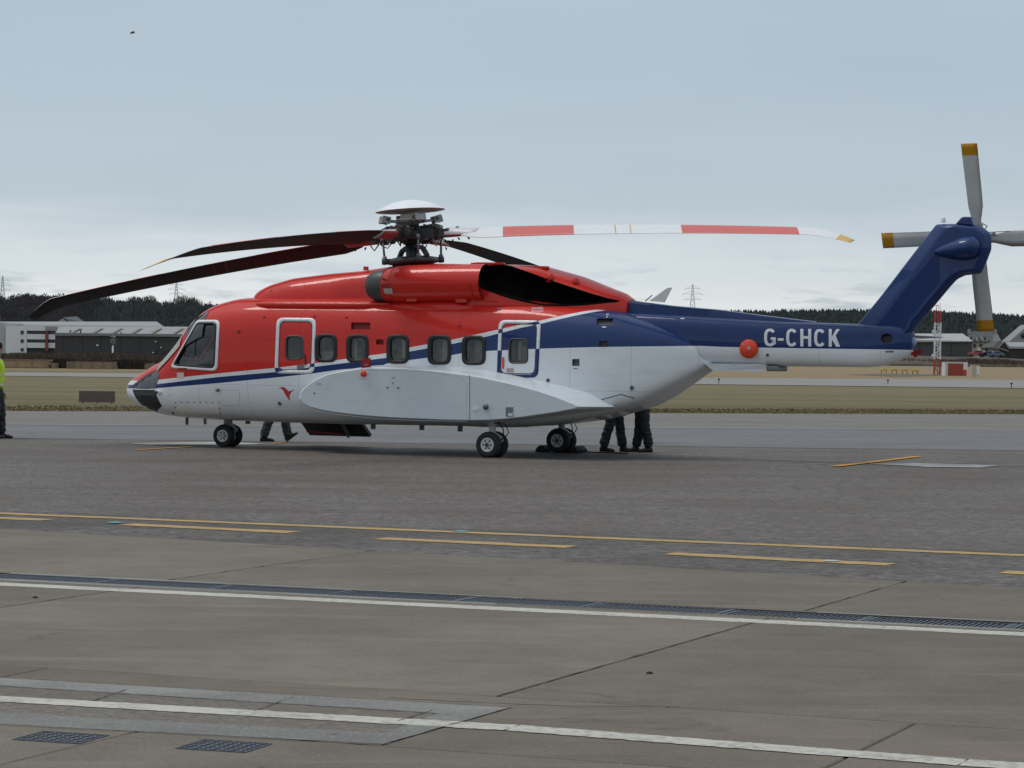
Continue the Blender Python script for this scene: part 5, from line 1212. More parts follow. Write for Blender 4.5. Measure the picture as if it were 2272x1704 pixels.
pw = G(612, 981); person('person walking past behind the helicopter nose, only trouser legs and shoes showing', (pw.x, pw.y, 0), R(4), [(-.10, .50, -.24, .10, 0), (.17, .50, .26, .11, R(38))], [(.16, .27, 1.16, .32, .26, .98), (-.18, .27, 1.16, -.22, .27, .90)], 1.80, M_HIVIS, M_TROU2)
pa = G(1362, 1002); person('person in dark trousers standing behind the rear ramp, nearer the far wheels', (pa.x, pa.y, 0), R(-18), [(-.06, .49, -.17, .085, 0), (.08, .49, .16, .085, 0)], AR2, 1.80, M_TROU2, M_TROU, .08)
pb = G(1424, 1003); person('person in dark trousers and yellow vest standing right of the rear ramp', (pb.x, pb.y, 0), R(195), [(.02, .49, .09, .085, 0), (-.02, .49, -.10, .085, 0)], AR2, 1.80, M_HIVIS, M_TROU)

# --- wheel chocks and rope at the far main wheels
for sgn, lab in ((-1, 'dark wheel chock in front of the far main wheels'), (1, 'dark wheel chock with a rope behind the far main wheels')):
    k = MB(); k.prism([(-.11, 0), (.11, 0), (.09, .06), (.03, .125), (-.03, .125), (-.09, .06)], -.24, .24, 'Y'); o = k.build('wheel_chock', mat('chock_rubber', (.018, .016, .016), .8)); md = o.modifiers.new('bev', 'BEVEL'); md.width = .015; md.segments = 2
    c = HO + HU*(sgn*.33) + HV*1.59; o.location = (c.x, c.y, .0); o.rotation_euler = (0, 0, -PSI); tag(o, lab, 'chock', 'chocks at the far main wheels')
k = MB(); c = HO + HU*.40 + HV*1.45; k.tube([c+Vector((0,0,.05)), c+HU*.25+Vector((0,0,.02)), c+HU*.6+HV*.15+Vector((0,0,.015)), c+HU*1.0-HV*.05+Vector((0,0,.015))], .014, 6); o = k.build('rope', mat('rope_dark', (.05, .045, .04), .9)); tag(o, 'thin dark rope trailing from the rear wheel chock', 'rope')
# ================================================================== BACKGROUND
def gz(x, y): return float(ground_z(x, y))
M_WCLAD = mat('white_cladding', (.62, .64, .66), .5, var=.06, nscale=.6); M_DCLAD = mat('dark_cladding', (.032, .033, .037), .6, var=.2, nscale=.4); M_ROOF = mat('grey_roof_sheet', (.27, .275, .28), .6, var=.10, nscale=.5); M_ROOF2 = mat('pale_roof_sheet', (.36, .355, .335), .6, var=.08, nscale=.4)
M_WINB = mat('dark_window_glass', (.012, .014, .017), .12); M_REDP = mat('red_pier', (.20, .040, .035), .6); M_CREAM = mat('cream_render', (.42, .37, .26), .8); M_SLATE = mat('slate_roof', (.075, .080, .088), .7, var=.25, nscale=2); M_STONE = mat('granite_wall', (.30, .29, .275), .8, var=.2, nscale=1.5)
M_BROWN = mat('brown_shed_boards', (.040, .034, .031), .8, var=.3, nscale=1); M_GREENW = mat('olive_cladding', (.062, .062, .056), .7, var=.15, nscale=.5); M_RUST = mat('rusty_patch', (.26, .20, .14), .8)
def wpt(px, py, Y): return AT(px, py, Y)
def rect(b, x0, x1, y0, y1, Y, d, mi=0):
    """box whose front face covers photo columns x0..x1 and rows y0..y1 at distance Y, going back d metres"""
    a, c = wpt(x0, y1, Y), wpt(x1, y0, Y); b.bbox((a.x, Y, a.z), (c.x, Y+d, c.z), mi)
def piece(name, m, parent, *args, **kw):
    b = MB(); rect(b, *args, **kw); return b.build(name, m, parent)
def roof_slope(name, m, parent, x0, x1, x2, x3, ytop, ybot, Y, d, th=.25):
    """pitched sheet: lower edge x0..x1 at row ybot, upper edge x2..x3 at row ytop set back d metres, and the far slope"""
    A, B = wpt(x0, ybot, Y), wpt(x1, ybot, Y); k = (Y+d)/Y
    C, D = wpt(x3, ytop, Y+d), wpt(x2, ytop, Y+d); b = MB()
    E_, F_ = Vector((C.x, Y+2*d, B.z)), Vector((D.x, Y+2*d, A.z)); V = [A, B, C, D, E_, F_]; V2 = [v - Vector((0,0,th)) for v in V]
    b.add(V+V2, [(0,1,2,3), (3,2,4,5), (6,9,8,7), (9,11,10,8), (0,6,7,1), (1,7,8,2), (2,8,10,4), (4,10,11,5), (5,11,9,3), (3,9,6,0)]); return b.build(name, m, parent)
def root_at(name, px, Y, label, cat, group=None):
    x = wpt(px, 790, Y).x; e = empty(name, (0, 0, 0)); tag(e, label, cat, group); return e
# white office block
of = root_at('office_building', 60, 800, 'white three-storey office block with dark window bands and a red pier', 'building')
piece('wall', M_WCLAD, of, 11.8, 59.5, 723.5, 796, 800, 22); piece('side_wall', mat('grey_cladding', (.36, .37, .38), .6), of, -6, 11.7, 716, 796, 802, 30)
for i, (y0, y1) in enumerate(((733.5, 741.5), (753, 760.5), (772.5, 779.5))): 
    w_ = piece('window', M_WINB, of, 45.8, 52.3, y0, y1, 799.8, .15)
piece('wall', M_WCLAD, of, 59.7, 121.5, 723.8, 733.4, 800, 22); piece('wall', M_WCLAD, of, 59.7, 121.5, 741.8, 752.6, 800, 22); piece('wall', M_WCLAD, of, 59.7, 121.5, 760.8, 771.6, 800, 22); piece('ground_floor', M_DCLAD, of, 59.7, 121.5, 771.8, 796, 801, 20)
for y0, y1 in ((733.5, 741.7), (752.7, 760.7)):
    for j in range(6): piece('window', M_WINB, of, 60.2+6.6*j, 66.5+6.6*j, y0, y1, 800.7, .2)
    for j in range(3): piece('window', M_WINB, of, 106.8+5*j, 111.5+5*j, y0, y1, 800.7, .2)
    piece('window_backing', M_DCLAD, of, 59.7, 121.5, y0, y1, 801.2, 10)
piece('red_pier', M_REDP, of, 100, 106.5, 735, 778, 799.4, .5); piece('parapet', M_ROOF, of, 100.5, 128, 724.5, 733, 799.6, .3)
# hangar behind
hg = root_at('hangar', 180, 900, 'long grey hangar roof behind the white office block', 'building')
roof_slope('roof', M_ROOF, hg, -60, 362, -60, 348, 713.5, 724.5, 880, 30); piece('wall', M_DCLAD, hg, -58, 350, 724.5, 797, 885, 50)
piece('roof_edge', mat('roof_edge_pale', (.55, .55, .54), .6), hg, -60, 362, 724.0, 725.0, 879.5, .4)
# gabled house behind
hs = root_at('gabled_house', 150, 1000, 'small cream gabled house with a dark roof behind the hangar', 'house')
a, b_, c_ = wpt(124, 716, 1000), wpt(156, 716, 1000), wpt(140, 706, 1000); k = MB(); k.prism([(a.x, -3), (b_.x, -3), (b_.x, a.z), (c_.x, c_.z), (a.x, a.z)], 1000, 1014, 'Y'); k.build('wall', M_CREAM, hs)
c2, b2 = wpt(170, 702, 1014), wpt(190, 716, 1006); k = MB(); k.add([c_+Vector((0,-.3,.3)), b_+Vector((.4,-.3,.1)), b2, c2], [(0,1,2,3)]); k.add([p+Vector((0,0,-.35)) for p in (c_+Vector((0,-.3,.3)), b_+Vector((.4,-.3,.1)), b2, c2)], [(3,2,1,0)]); k.build('roof', M_SLATE, hs)
# dark warehouse
wh = root_at('warehouse', 280, 760, 'long dark clad warehouse with grey roof left of the helicopter nose', 'building')
piece('wall', M_DCLAD, wh, 121.8, 520, 743.4, 797, 760, 40); roof_slope('roof', M_ROOF, wh, 121, 522, 131, 520, 724.8, 743.3, 759.6, 18)
piece('gutter', M_GREY, wh, 121, 522, 742.9, 744, 759.2, .3)
for j in range(9): piece('cladding_rib', mat('dark_cladding_rib', (.042, .043, .048), .6), wh, 140+42*j, 141+42*j, 744.2, 797, 759.85, .1)
for x in (153, 202, 246, 290, 334, 384):
    A, B = wpt(x-4, 741, 759), wpt(x+3, 741, 759); k = MB(); dz = (wpt(x, 727, 776).z-A.z)
    k.add([A+Vector((0,.9,.35)), B+Vector((0,.9,.35)), B+Vector((1.2,14,dz*.82+.30)), A+Vector((1.2,14,dz*.82+.30))], [(0,1,2,3)]); k.build('roof_light', M_RUST, wh)
for x, y0, y1 in ((155.5, 732, 740), (178.5, 732, 741), (268, 737, 742)): 
    A, B = wpt(x, y1, 762), wpt(x+1, y0, 762); k = MB(); k.tube([A, B], .22, 6); k.build('roof_pipe', M_DCLAD, wh)
for x, y, s_ in ((216.3, 766, .35), (345.5, 758, .25), (357, 771, .25), (340, 782, .25)):
    p = wpt(x, y, 759.5); k = MB(); k.box(p, (s_*1.6, .25, s_)); k.build('wall_lamp', mat('wall_lamp_white', (.75,.74,.70), .5), wh)
for x, y in ((345, 782), (363, 781)):
    p = wpt(x, y, 759.6); k = MB(); k.box(p, (.9, .2, .6)); k.build('wall_vent', M_BLK, wh)
# lamp post
lp = empty('lamp_post', wpt(250, 798, 520)); lp.location.z = gz(lp.location.x, 520); tag(lp, 'tall white post with floodlights in front of the dark warehouse', 'lamp post')
hgt = wpt(250, 744, 520).z - lp.location.z; k = MB(); k.tube([(0,0,0), (0,0,hgt*.62)], .16, 8); k.build('pole', mat('post_white', (.60,.60,.57), .5), lp); k = MB(); k.tube([(0,0,hgt*.62), (0,0,hgt)], .09, 8); k.build('upper_pole', M_GREY, lp)
k = MB()
for z in (.72, .80, .93): k.box((.25, -.1, hgt*z), (.5, .3, .35), 0, (.4, 0, .3)); k.box((-.3, -.1, hgt*(z+.03)), (.35, .3, .3))
k.build('floodlights', M_GREY, lp)
# timber stacks: every layer of boards is a piece
M_TIMB = mat('sawn_timber', (.30, .195, .115), .85, var=.25, nscale=3); M_TIMB2 = mat('weathered_timber', (.20, .145, .10), .85, var=.3, nscale=3)
def stack(px0, px1, y0, y1, label, m1):
    Yd = 290; A, B = wpt(px0, y1, Yd), wpt(px1, y0, Yd); r = empty('timber_stack', ((A.x+B.x)/2, Yd, 0)); tag(r, label, 'timber stack', 'timber stacks beyond the runway'); H_ = B.z; n = 5; W_ = B.x-A.x
    for i in range(n):
        k = MB(); z0 = H_*i/n; k.box((random.uniform(-.08, .08), 0, z0 + H_/n*.44), (W_*random.uniform(.97, 1), 1.6, H_/n*.86)); k.build('board_layer', random.choice([m1, m1, M_TIMB2]), r)
        if i: k = MB(); [k.box((x, .1, z0 - H_/n*.06), (.12, 1.3, H_/n*.28)) for x in np.linspace(-W_*.45, W_*.45, 5)]; k.build('spacer', M_TIMB2, r)
stack(-40, 114, 797.5, 818, 'long stack of sawn timber at the left, next to the standing person', M_TIMB); stack(116, 126, 806, 817, 'short low stack of pale timber right of the long stack', M_TIMB); stack(149, 259, 803, 817, 'weathered timber stack between the two dark thickets', M_TIMB2); stack(322, 372, 807, 817, 'small timber stack just left of the helicopter nose', M_TIMB2)
# taxiway sign seen from behind
A, B = G(179, 895), G(251, 895); sg = empty('airfield_sign', (A+B)/2); tag(sg, 'low brown board of an airfield sign seen on the grass', 'sign')
w_ = (B-A).length; hh = AT(215, 868, A.y).z; k = MB(); k.box((0, 0, hh*.54), (w_, .09, hh*.92)); k.build('board', mat('sign_brown_board', (.115, .092, .075), .85, var=.35, nscale=7), sg)
k = MB(); [k.box((x, .07, hh*.45), (.06, .05, hh*.9)) for x in (-w_*.4, 0, w_*.4)]; k.build('post', M_GREY, sg)

# right-hand group
Wr = root_at('shed_building', 2090, 620, 'low olive-brown industrial shed with a pale roof behind the red and white mast', 'building')
piece('wall', M_GREENW, Wr, 1950, 2157, 756, 800, 620, 22); roof_slope('roof', M_ROOF2, Wr, 1948, 2158, 1950, 2136, 740, 756.3, 619.5, 14)
for x in (2040, 2075, 2110): piece('wall_seam', M_BROWN, Wr, x, x+.8, 757, 800, 619.9, .1)
hr = root_at('stone_house', 2180, 680, 'grey stone house with three dormers and gable chimneys at the right', 'house')
k = MB(); A, B = wpt(2156, 800, 680), wpt(2215, 757, 680); k.bbox((A.x, 680, A.z), (B.x, 688, B.z)); k.build('wall', M_STONE, hr)
roof_slope('roof', M_SLATE, hr, 2147, 2203, 2154, 2206, 734.5, 757, 679.6, 4.2)
A, B, C = wpt(2200, 757, 679.5), wpt(2222, 757, 684), wpt(2209, 733, 684); k = MB(); k.add([A, B, C, A+Vector((0,8,0)), B+Vector((0,8,0)), C+Vector((0,8,0))], [(0,1,2), (5,4,3), (0,3,4,1), (1,4,5,2), (2,5,3,0)]); k.build('gable', M_STONE, hr)
for x in (2151.5, 2209): piece('chimney', mat('chimney_stone', (.27, .245, .225), .8), hr, x-3, x+3, 730, 741, 683, 1.2)
for x0, x1 in ((2150, 2159.5), (2168.5, 2173), (2180.5, 2190.5)):
    d = piece('dormer', mat('dormer_white', (.52, .53, .53), .6), hr, x0, x1, 746.5, 757, 678.8, 2.5)
    piece('dormer_window', M_WINB, hr, x0+(x1-x0)*.3, x1-(x1-x0)*.25, 749, 755.5, 678.6, .2); k = MB(); p = wpt((x0+x1)/2, 744, 678.8); k.box(p, (wpt(x1+1.5, 744, 678.8).x-wpt(x0-1.5, 744, 678.8).x, 3, .35), 0, None, .6); k.build('dormer_roof', M_SLATE, hr)
for x0, x1 in ((2160, 2165), (2174, 2179)): piece('window', M_WINB, hr, x0, x1, 763, 771, 679.8, .2)
lt = root_at('cottage', 2200, 655, 'low pale cottage with a dark hipped roof in front of the stone house', 'house')
piece('wall', mat('cottage_render', (.36, .31, .26), .8), lt, 2177, 2216, 770.5, 800, 655, 6); roof_slope('roof', mat('cottage_roof', (.10, .095, .088), .8), lt, 2174, 2221, 2200, 2214, 757, 771, 654.6, 3.2)
for x0, x1 in ((2187, 2191), (2206, 2210)): piece('window', M_WINB, lt, x0, x1, 774, 779, 654.8, .2)
sd = root_at('dark_shed', 2250, 640, 'dark boarded shed with a grey roof at the right edge', 'building')
piece('wall', M_BROWN, sd, 2238, 2400, 771, 800, 640, 10); roof_slope('roof', M_ROOF, sd, 2238, 2402, 2228, 2400, 759, 771.5, 639.6, 6)
A, B, C, = wpt(2217, 772, 640), wpt(2239, 772, 640), wpt(2228, 759, 640); k = MB(); k.prism([(A.x, 0), (B.x, 0), (B.x, A.z), (C.x, C.z), (A.x, A.z)], 640.1, 650, 'Y'); k.build('gable', M_BROWN, sd); k = MB(); k.bar(C+Vector((0,-.1,.1)), B+Vector((.3,-.1,0)), .25, .2); k.bar(C+Vector((0,-.1,.1)), A+Vector((-.3,-.1,0)), .25, .2); k.bar(wpt(2216, 772, 639.5), wpt(2238, 779, 639.5), .2, .2); k.build('barge_board', M_STONE, sd)
gh = root_at('grey_gable_house', 2275, 720, 'tall grey gable with a round window at the right edge', 'house')
A, B, C = wpt(2240, 757, 720), wpt(2320, 757, 720), wpt(2283, 720, 720); k = MB(); k.prism([(A.x, 0), (B.x, 0), (B.x, A.z), (C.x, C.z), (A.x, A.z)], 720, 732, 'Y'); k.build('wall', mat('gable_grey', (.24, .25, .25), .8), gh); p = wpt(2271, 744.5, 719.8); k = MB(); k.lathe([(.0001, 0), (.75, 0), (.75, .2)], p, 'Y', 16); k.build('round_window', M_WINB, gh)
# parked cars beyond the bank
def car(px, py, Y, c, label, sc=1.0, rz=0.0):
    p = wpt(px, py, Y); r = empty('parked_car', (p.x, Y, max(p.z-.75, gz(p.x, Y))), rz); r.scale = (sc, sc, sc); tag(r, label, 'car', 'cars parked beyond the bank')
    k = MB(); prof = [(-2.1, .35), (-2.1, .8), (-1.95, .95), (-1.1, 1.0), (-.55, 1.45), (.75, 1.48), (1.45, 1.02), (2.05, .9), (2.12, .6), (2.1, .35)]; k.prism(prof, -.82, .82, 'Y'); o = k.build('body', mat('car_'+c[0], c[1], .3, coat=.6), r); md = o.modifiers.new('bev', 'BEVEL'); md.width = .08; md.segments = 2
    k = MB(); k.prism([(-.98, 1.02), (-.5, 1.38), (.7, 1.40), (1.28, 1.03)], -.835, .835, 'Y'); k.build('window', M_WINB, r)
    for x in (-1.3, 1.3):
        for y in (-.78, .78): k = MB(); k.lathe([(.0001, -.1), (.2, -.1), (.32, -.09), (.33, 0), (.32, .09), (.2, .1), (.0001, .1)], (x, y, .33), 'Y', 16); k.build('wheel', M_TYRE, r)
car(2168, 784.5, 612, ('red', (.30, .035, .045)), 'red car parked in front of the stone house', 1.0); car(2190, 786, 612, ('blue', (.035, .09, .16)), 'dark blue car right of the red car', 1.0); car(2209, 785, 614, ('teal', (.04, .14, .17)), 'blue-green car right of the dark blue one', .9)
# red and white lattice mast
Ym = G(2080, 831).y; mb_ = wpt(2079, 831, Ym); ms = empty('lattice_mast', (mb_.x, Ym, gz(mb_.x, Ym))); tag(ms, 'red and white lattice antenna mast on the far grass', 'mast')
Hm = wpt(2081, 679, Ym).z; hw_ = .42; M_MR = mat('mast_red', (.38, .045, .04), .5); M_MW = mat('mast_white', (.66, .67, .66), .5)
def mastsec(z0, z1, m):
    k = MB(); n = max(2, int((z1-z0)/.75))
    for sx in (-1, 1):
        for sy in (-1, 1): k.bar((sx*hw_, sy*hw_, z0), (sx*hw_, sy*hw_, z1), .12)
    for i in range(n+1):
        z = z0 + (z1-z0)*i/n
        for s_ in (-1, 1): k.bar((-hw_, s_*hw_, z), (hw_, s_*hw_, z), .07); k.bar((s_*hw_, -hw_, z), (s_*hw_, hw_, z), .07)
        if i < n:
            z2 = z0 + (z1-z0)*(i+1)/n; f = 1 if i % 2 else -1
            for s_ in (-1, 1): k.bar((-f*hw_, s_*hw_, z), (f*hw_, s_*hw_, z2), .06)
    k.bar((0, -hw_, z0), (0, -hw_, z1), .10); k.build('mast_section', m, ms)
zz = lambda y: wpt(2080, y, Ym).z
mastsec(.05, zz(797), M_MR); mastsec(zz(797), zz(715), M_MW); mastsec(zz(715), zz(690), M_MR)
k = MB(); k.bar((-.3, 0, zz(690)), (-.1, 0, Hm+.2), .08); k.bar((.2, 0, zz(690)), (.1, 0, Hm), .08); k.bar((-.45, 0, Hm+.1), (.25, 0, Hm+.15), .08); k.bar((.45, 0, zz(690)), (.40, 0, Hm+.5), .05); k.build('mast_head', M_MR, ms)
for y in (735, 788): k = MB(); k.box((-.62, -.3, zz(y)), (.45, .4, .40)); k.build('antenna_box', M_MW, ms)
# equipment cabin and cabinet
Yc = G(2121, 834).y; A, B = wpt(2095.5, 834, Yc), wpt(2147, 803, Yc); cb = empty('equipment_cabin', ((A.x+B.x)/2, Yc, gz(A.x, Yc))); tag(cb, 'red and white equipment cabin right of the lattice mast', 'cabin'); W_ = B.x-A.x; Hc_ = B.z
k = MB(); k.box((0, 1.1, Hc_*.5), (W_, 2.2, Hc_*.96)); k.build('wall', M_MW, cb); k = MB(); k.box((-.02*W_, -.02, Hc_*.46), (W_*.66, .05, Hc_*.88)); k.build('red_panel', mat('cabin_red', (.27, .045, .022), .6), cb); k = MB(); k.box((W_*.385, -.02, Hc_*.24), (W_*.15, .05, Hc_*.44)); k.build('red_corner_panel', mat('cabin_bright_red', (.48, .03, .04), .5), cb); k = MB(); k.box((0, 1.1, Hc_*.98), (W_*1.02, 2.3, .07)); k.build('roof', M_MW, cb); k = MB(); k.box((-W_*.40, -.02, Hc_*.46), (W_*.05, .04, Hc_*.9)); k.build('corner_post', mat('cabin_grey', (.45,.43,.43), .6), cb)  # corner post is a greyer white than the cabin wall
Yc2 = G(2165, 835.6).y; A, B = wpt(2155.5, 835.6, Yc2), wpt(2174, 809.5, Yc2); c2 = empty('equipment_cabinet', ((A.x+B.x)/2, Yc2, gz(A.x, Yc2))); tag(c2, 'small beige equipment cabinet with a white door right of the red cabin', 'cabinet'); W_ = B.x-A.x; Hc_ = B.z
k = MB(); k.box((0, .5, Hc_*.5), (W_, 1, Hc_)); k.build('wall', mat('cabinet_beige', (.46, .38, .30), .7), c2); k = MB(); k.box((W_*.30, -.02, Hc_*.46), (W_*.40, .05, Hc_*.88)); k.build('door', mat('cabinet_white', (.68, .66, .58), .5), c2); k = MB(); k.box((W_*.32, -.05, Hc_*.14), (W_*.14, .03, Hc_*.08)); k.build('vent', M_BLK, c2)
# yellow approach light units on frangible legs
for i, px in enumerate((1962, 1985, 2008, 2031)):
    p = G(px, 829+.6*i); Yp = p.y; r = empty('approach_light', (p.x, Yp, 0)); tag(r, 'yellow light unit on thin legs, ' + ('leftmost', 'second from left', 'third from left', 'rightmost')[i] + ' of the four', 'light unit', 'yellow light units beside the mast')
    k = MB(); k.prism([(-.55, .42), (.35, .42), (.45, .50), (.45, .68), (.25, .74), (-.30, .70), (-.55, .56)], -.2, .2, 'Y'); k.build('housing', mat('signal_yellow', (.62, .36, .01), .5), r)
    k = MB(); k.lathe([(.0001, 0), (.11, 0), (.11, .06)], (-.58, 0, .52), 'X', 10); k.build('lens', M_WINB, r)
    for x in (-.4, .3): 
        for y in (-.15, .15): k = MB(); k.tube([(x, y, 0), (x, y, .44)], .03, 6); k.build('leg', M_DCLAD, r)
bs = sheet('light_unit_base', [G(1880, 831), G(1990, 835.5), G(2110, 833), G(2080, 830.5), G(1950, 829)], -.01, mk_asphalt('pad_asphalt', (.07, .065, .05), (.12, .11, .085), (.09, .085, .065), 4)); tag(bs, kind='structure')
# runway edge lights
for i, (px, py) in enumerate(((1595, 851), (1970, 853), (2244, 861))):
    p = G(px, py); r = MB(); r.tube([(0,0,0), (0,0,.28)], .03, 6); r.lathe([(.0001,.40),(.07,.38),(.09,.32),(.08,.27),(.0001,.27)], (0,0,0), 'Z', 10); o = r.build('edge_light', M_BLK); o.location = p; tag(o, 'small dark runway edge light, ' + ('just right of the helicopter ramp', 'below the yellow light units', 'below the beige cabinet')[i], 'light', 'runway edge lights')

# --- hedge banks and brushwood
def brush(name, pts, hgt, dep, n, m, label, spread=1.0, seed=1, th=.05):
    """mass of bare twiggy shrubs standing along a line of ground points"""
    rng = np.random.default_rng(seed); V = []; F = []
    P = [Vector(p) for p in pts]; L_ = [(b-a).length for a, b in zip(P[:-1], P[1:])]; tot = sum(L_); cum = np.cumsum([0]+L_)
    for i in range(n):
        s_ = rng.random()*tot; j = min(len(L_)-1, int(np.searchsorted(cum, s_)-1)); j = max(0, j); t = (s_-cum[j])/L_[j]; b = P[j]+(P[j+1]-P[j])*t
        hN = .55 + .45*math.sin(s_*.21+seed)*math.sin(s_*.067+2*seed) + .25*math.sin(s_*.9)
        h = hgt*max(.3, min(1.25, .75 + .4*hN*.6))*(.55+.45*rng.random()**.5); y = (rng.random()-.5)*dep; x0, y0 = b.x+rng.normal(0, .3), b.y+y; z0 = gz(x0, y0)
        dx, dy = rng.normal(0, .28)*h, rng.normal(0, .2)*h; w = th*h*(.5+rng.random()); z1 = z0 + h; f0 = rng.random()*.45
        o = len(V); bx, by, bz = x0+dx*f0, y0+dy*f0, z0+h*f0
        V += [(bx-w, by, bz), (bx+w, by, bz), (x0+dx+w*.3, y0+dy, z1), (x0+dx-w*.3, y0+dy, z1-.1*h)]; F.append((o, o+1, o+2, o+3))
    me = bpy.data.meshes.new(name); me.from_pydata(V, [], F); me.materials.append(m); o = bpy.data.objects.new(name, me); col.objects.link(o); tag(o, label, 'shrubs', kind='stuff'); return o
def mk_twig(name, a, b):
    m = MT(name); f = m.noise(.35, 5, .7); m.set(col=m.mix(f, a, b), rough=.95, spec=.1); return m.m
M_TWIG = mk_twig('bare_twigs', (.062, .050, .042), (.125, .102, .084)); M_TWIGD = mk_twig('dark_thicket', (.028, .026, .024), (.065, .056, .048)); M_TWIGR = mk_twig('brown_bracken', (.075, .055, .042), (.15, .115, .09))
def lineat(px0, px1, Y, n=8): return [(AT(px0+(px1-px0)*i/n, 800, Y).x, Y, 0) for i in range(n+1)]
brush('brushwood', lineat(-60, 520, 470, 12), 1.9, 14, 9000, M_TWIG, 'bare brown brushwood in front of the office block and warehouse', seed=3)
brush('dark_brushwood', lineat(60, 130, 440, 3), 2.1, 8, 1800, M_TWIG, 'dark shrubs below the red pier of the white office block', seed=4)
brush('thicket', lineat(112, 150, 300, 3), 1.15, 4, 1500, M_TWIGD, 'dark thicket between two timber stacks', seed=5, th=.06)
brush('thicket', lineat(262, 322, 300, 3), 1.2, 4, 2200, M_TWIGD, 'dark thicket between the weathered stack and the helicopter nose', seed=6, th=.06)
def bankmesh():
    k = MB(); xs = np.linspace(6, 520, 90); rows = []
    for y, h in ((576, 0), (582, 1.1), (590, 2.0), (600, 2.3), (640, 2.3)): rows.append([(x, y + 1.5*math.sin(x*.13), gz(x, y) + h*(.85 + .12*math.sin(x*.09) + .06*math.sin(x*.31)) - .05) for x in xs])
    k.grid(rows); return tag(k.build('earth_bank', mk_twig('bank_soil', (.075, .062, .050), (.14, .115, .092))), kind='structure')
bankmesh()
brush('bank_scrub', lineat(1560, 2600, 588, 20), 1.9, 16, 13000, M_TWIGR, 'brown scrub along the bank below the houses', seed=8, th=.07)
brush('bank_grass', lineat(1500, 2600, 572, 20), .6, 8, 7000, mk_twig('dead_grass_tufts', (.11, .095, .055), (.24, .19, .11)), 'rough dead grass at the foot of the bank', seed=9, th=.12)
# grass fringe along the taxiway edge
def fringe():
    rng = np.random.default_rng(12); V = []; F = []; A, B = ext(gA, gB, -.4, 1.4)
    for i in range(16000):
        t = rng.random(); d = rng.random()**1.5*9; p = A + (B-A)*t + Vector((rng.normal(0, .1), d+.02, 0)); h = .0+.045*rng.random(); w = .03+.03*rng.random(); a = rng.normal(0, .05); o = len(V)
        V += [(p.x-w, p.y, -.03), (p.x+w, p.y, -.03), (p.x+a, p.y+rng.normal(0, .03), h)]; F.append((o, o+1, o+2))
    me = bpy.data.meshes.new('grass_fringe'); me.from_pydata(V, [], F); me.materials.append(mk_twig('fringe_grass', (.13, .11, .058), (.26, .21, .12))); o = bpy.data.objects.new('grass_fringe', me); col.objects.link(o); tag(o, 'short rough grass along the edge of the taxiway', 'grass', kind='stuff')
fringe()

# --- wooded hills
def hill_h(x, y):
    ridge = 24.0 - 4.3*sstep(x, -150., 100.) + 1.5*np.sin(x*.004+1) + 1.2*np.sin(x*.011) + 1.0*np.sin(x*.027+2)
    return ridge*sstep(y, 1000., 1550.) + 2*sstep(y, 850., 1100.)
def hills():
    xs = np.linspace(-1500, 1500, 90); ys = np.concatenate([np.linspace(840, 1700, 26), np.linspace(1800, 3500, 8)]); k = MB(); k.grid([[(x, y, float(hill_h(x, y)) + gz(x, 840) - .5) for x in xs] for y in ys]); return tag(k.build('hills', mk_twig('hill_floor', (.030, .030, .024), (.055, .050, .038))), kind='structure')
hills()
def mk_wood(name, a, b, c):
    m = MT(name); at = m.attr('tint'); f = at.outputs['Fac']
    col_ = m.mix(f, a, b); col_ = m.mix(m.rng(m.noise(.012, 4, .6), .45, .65, 0, .6), col_, c); m.set(col=col_, rough=.95, spec=.1); return m.m
def forest(name, label, n, xr, yr, kind, m, seed, dens=None, hs=(8, 13)):
    rng = np.random.default_rng(seed); T = []
    while len(T) < n:
        x = rng.uniform(*xr); y = rng.uniform(*yr)
        if dens is None or rng.random() < dens(x, y): T.append((x, y))
    T = np.array(T); V = []; F = []; tint = []
    for x, y in T:
        z = float(hill_h(x, y)) + gz(x, 840) - 1; h = rng.uniform(*hs); o = len(V); tn = rng.random()
        if kind == 'conifer':
            r = h*rng.uniform(.26, .42)
            for zb, zt, rr_ in ((.06, .62, 1.0), (.34, .84, .72), (.62, 1.06, .42)):
                o = len(V); nn = 6; a0 = rng.random()*6.28
                for j in range(nn): a = a0 + j*6.283/nn; q = rr_*r*rng.uniform(.7, 1.2); V.append((x+q*math.cos(a), y+q*math.sin(a), z+h*zb*rng.uniform(.9, 1.2)))
                V.append((x+rng.normal(0, .1), y, z+h*zt))
                for j in range(nn): F.append((o+j, o+(j+1) % nn, o+nn)); tint.append(tn)
        else:
            # bare crown: a haze of fine upright twig clumps in a rounded volume over a trunk
            R_ = h*rng.uniform(.34, .5)
            V += [(x-.25, y, z), (x+.25, y, z), (x+.1, y, z+h*.6), (x-.1, y, z+h*.6)]; F.append((o, o+1, o+2, o+3)); tint.append(tn*.5)
            for j in range(46):
                a, e, q = rng.random()*6.28, math.asin(rng.uniform(-.35, 1)), rng.random()**.4; cx, cy, cz = x+R_*q*math.cos(a)*math.cos(e), y+R_*q*math.sin(a)*math.cos(e), z+h*.56+h*.44*q*math.sin(e)
                w = h*.018+rng.random()*h*.03; l = h*.05+h*.08*rng.random(); o = len(V); dx = (cx-x)*.25; V += [(cx-w, cy, cz-l*.5), (cx+w, cy, cz-l*.45), (cx+dx*.5+w*.2, cy, cz+l)]; F.append((o, o+1, o+2)); tint.append(tn)
    me = bpy.data.meshes.new(name); me.from_pydata(V, [], F); at = me.attributes.new('tint', 'FLOAT', 'FACE'); at.data.foreach_set('value', tint); me.materials.append(m)
    o = bpy.data.objects.new(name, me); col.objects.link(o); return tag(o, label, 'woodland', kind='stuff')
def px_of(x, y): return 1136 + x/y*FPX
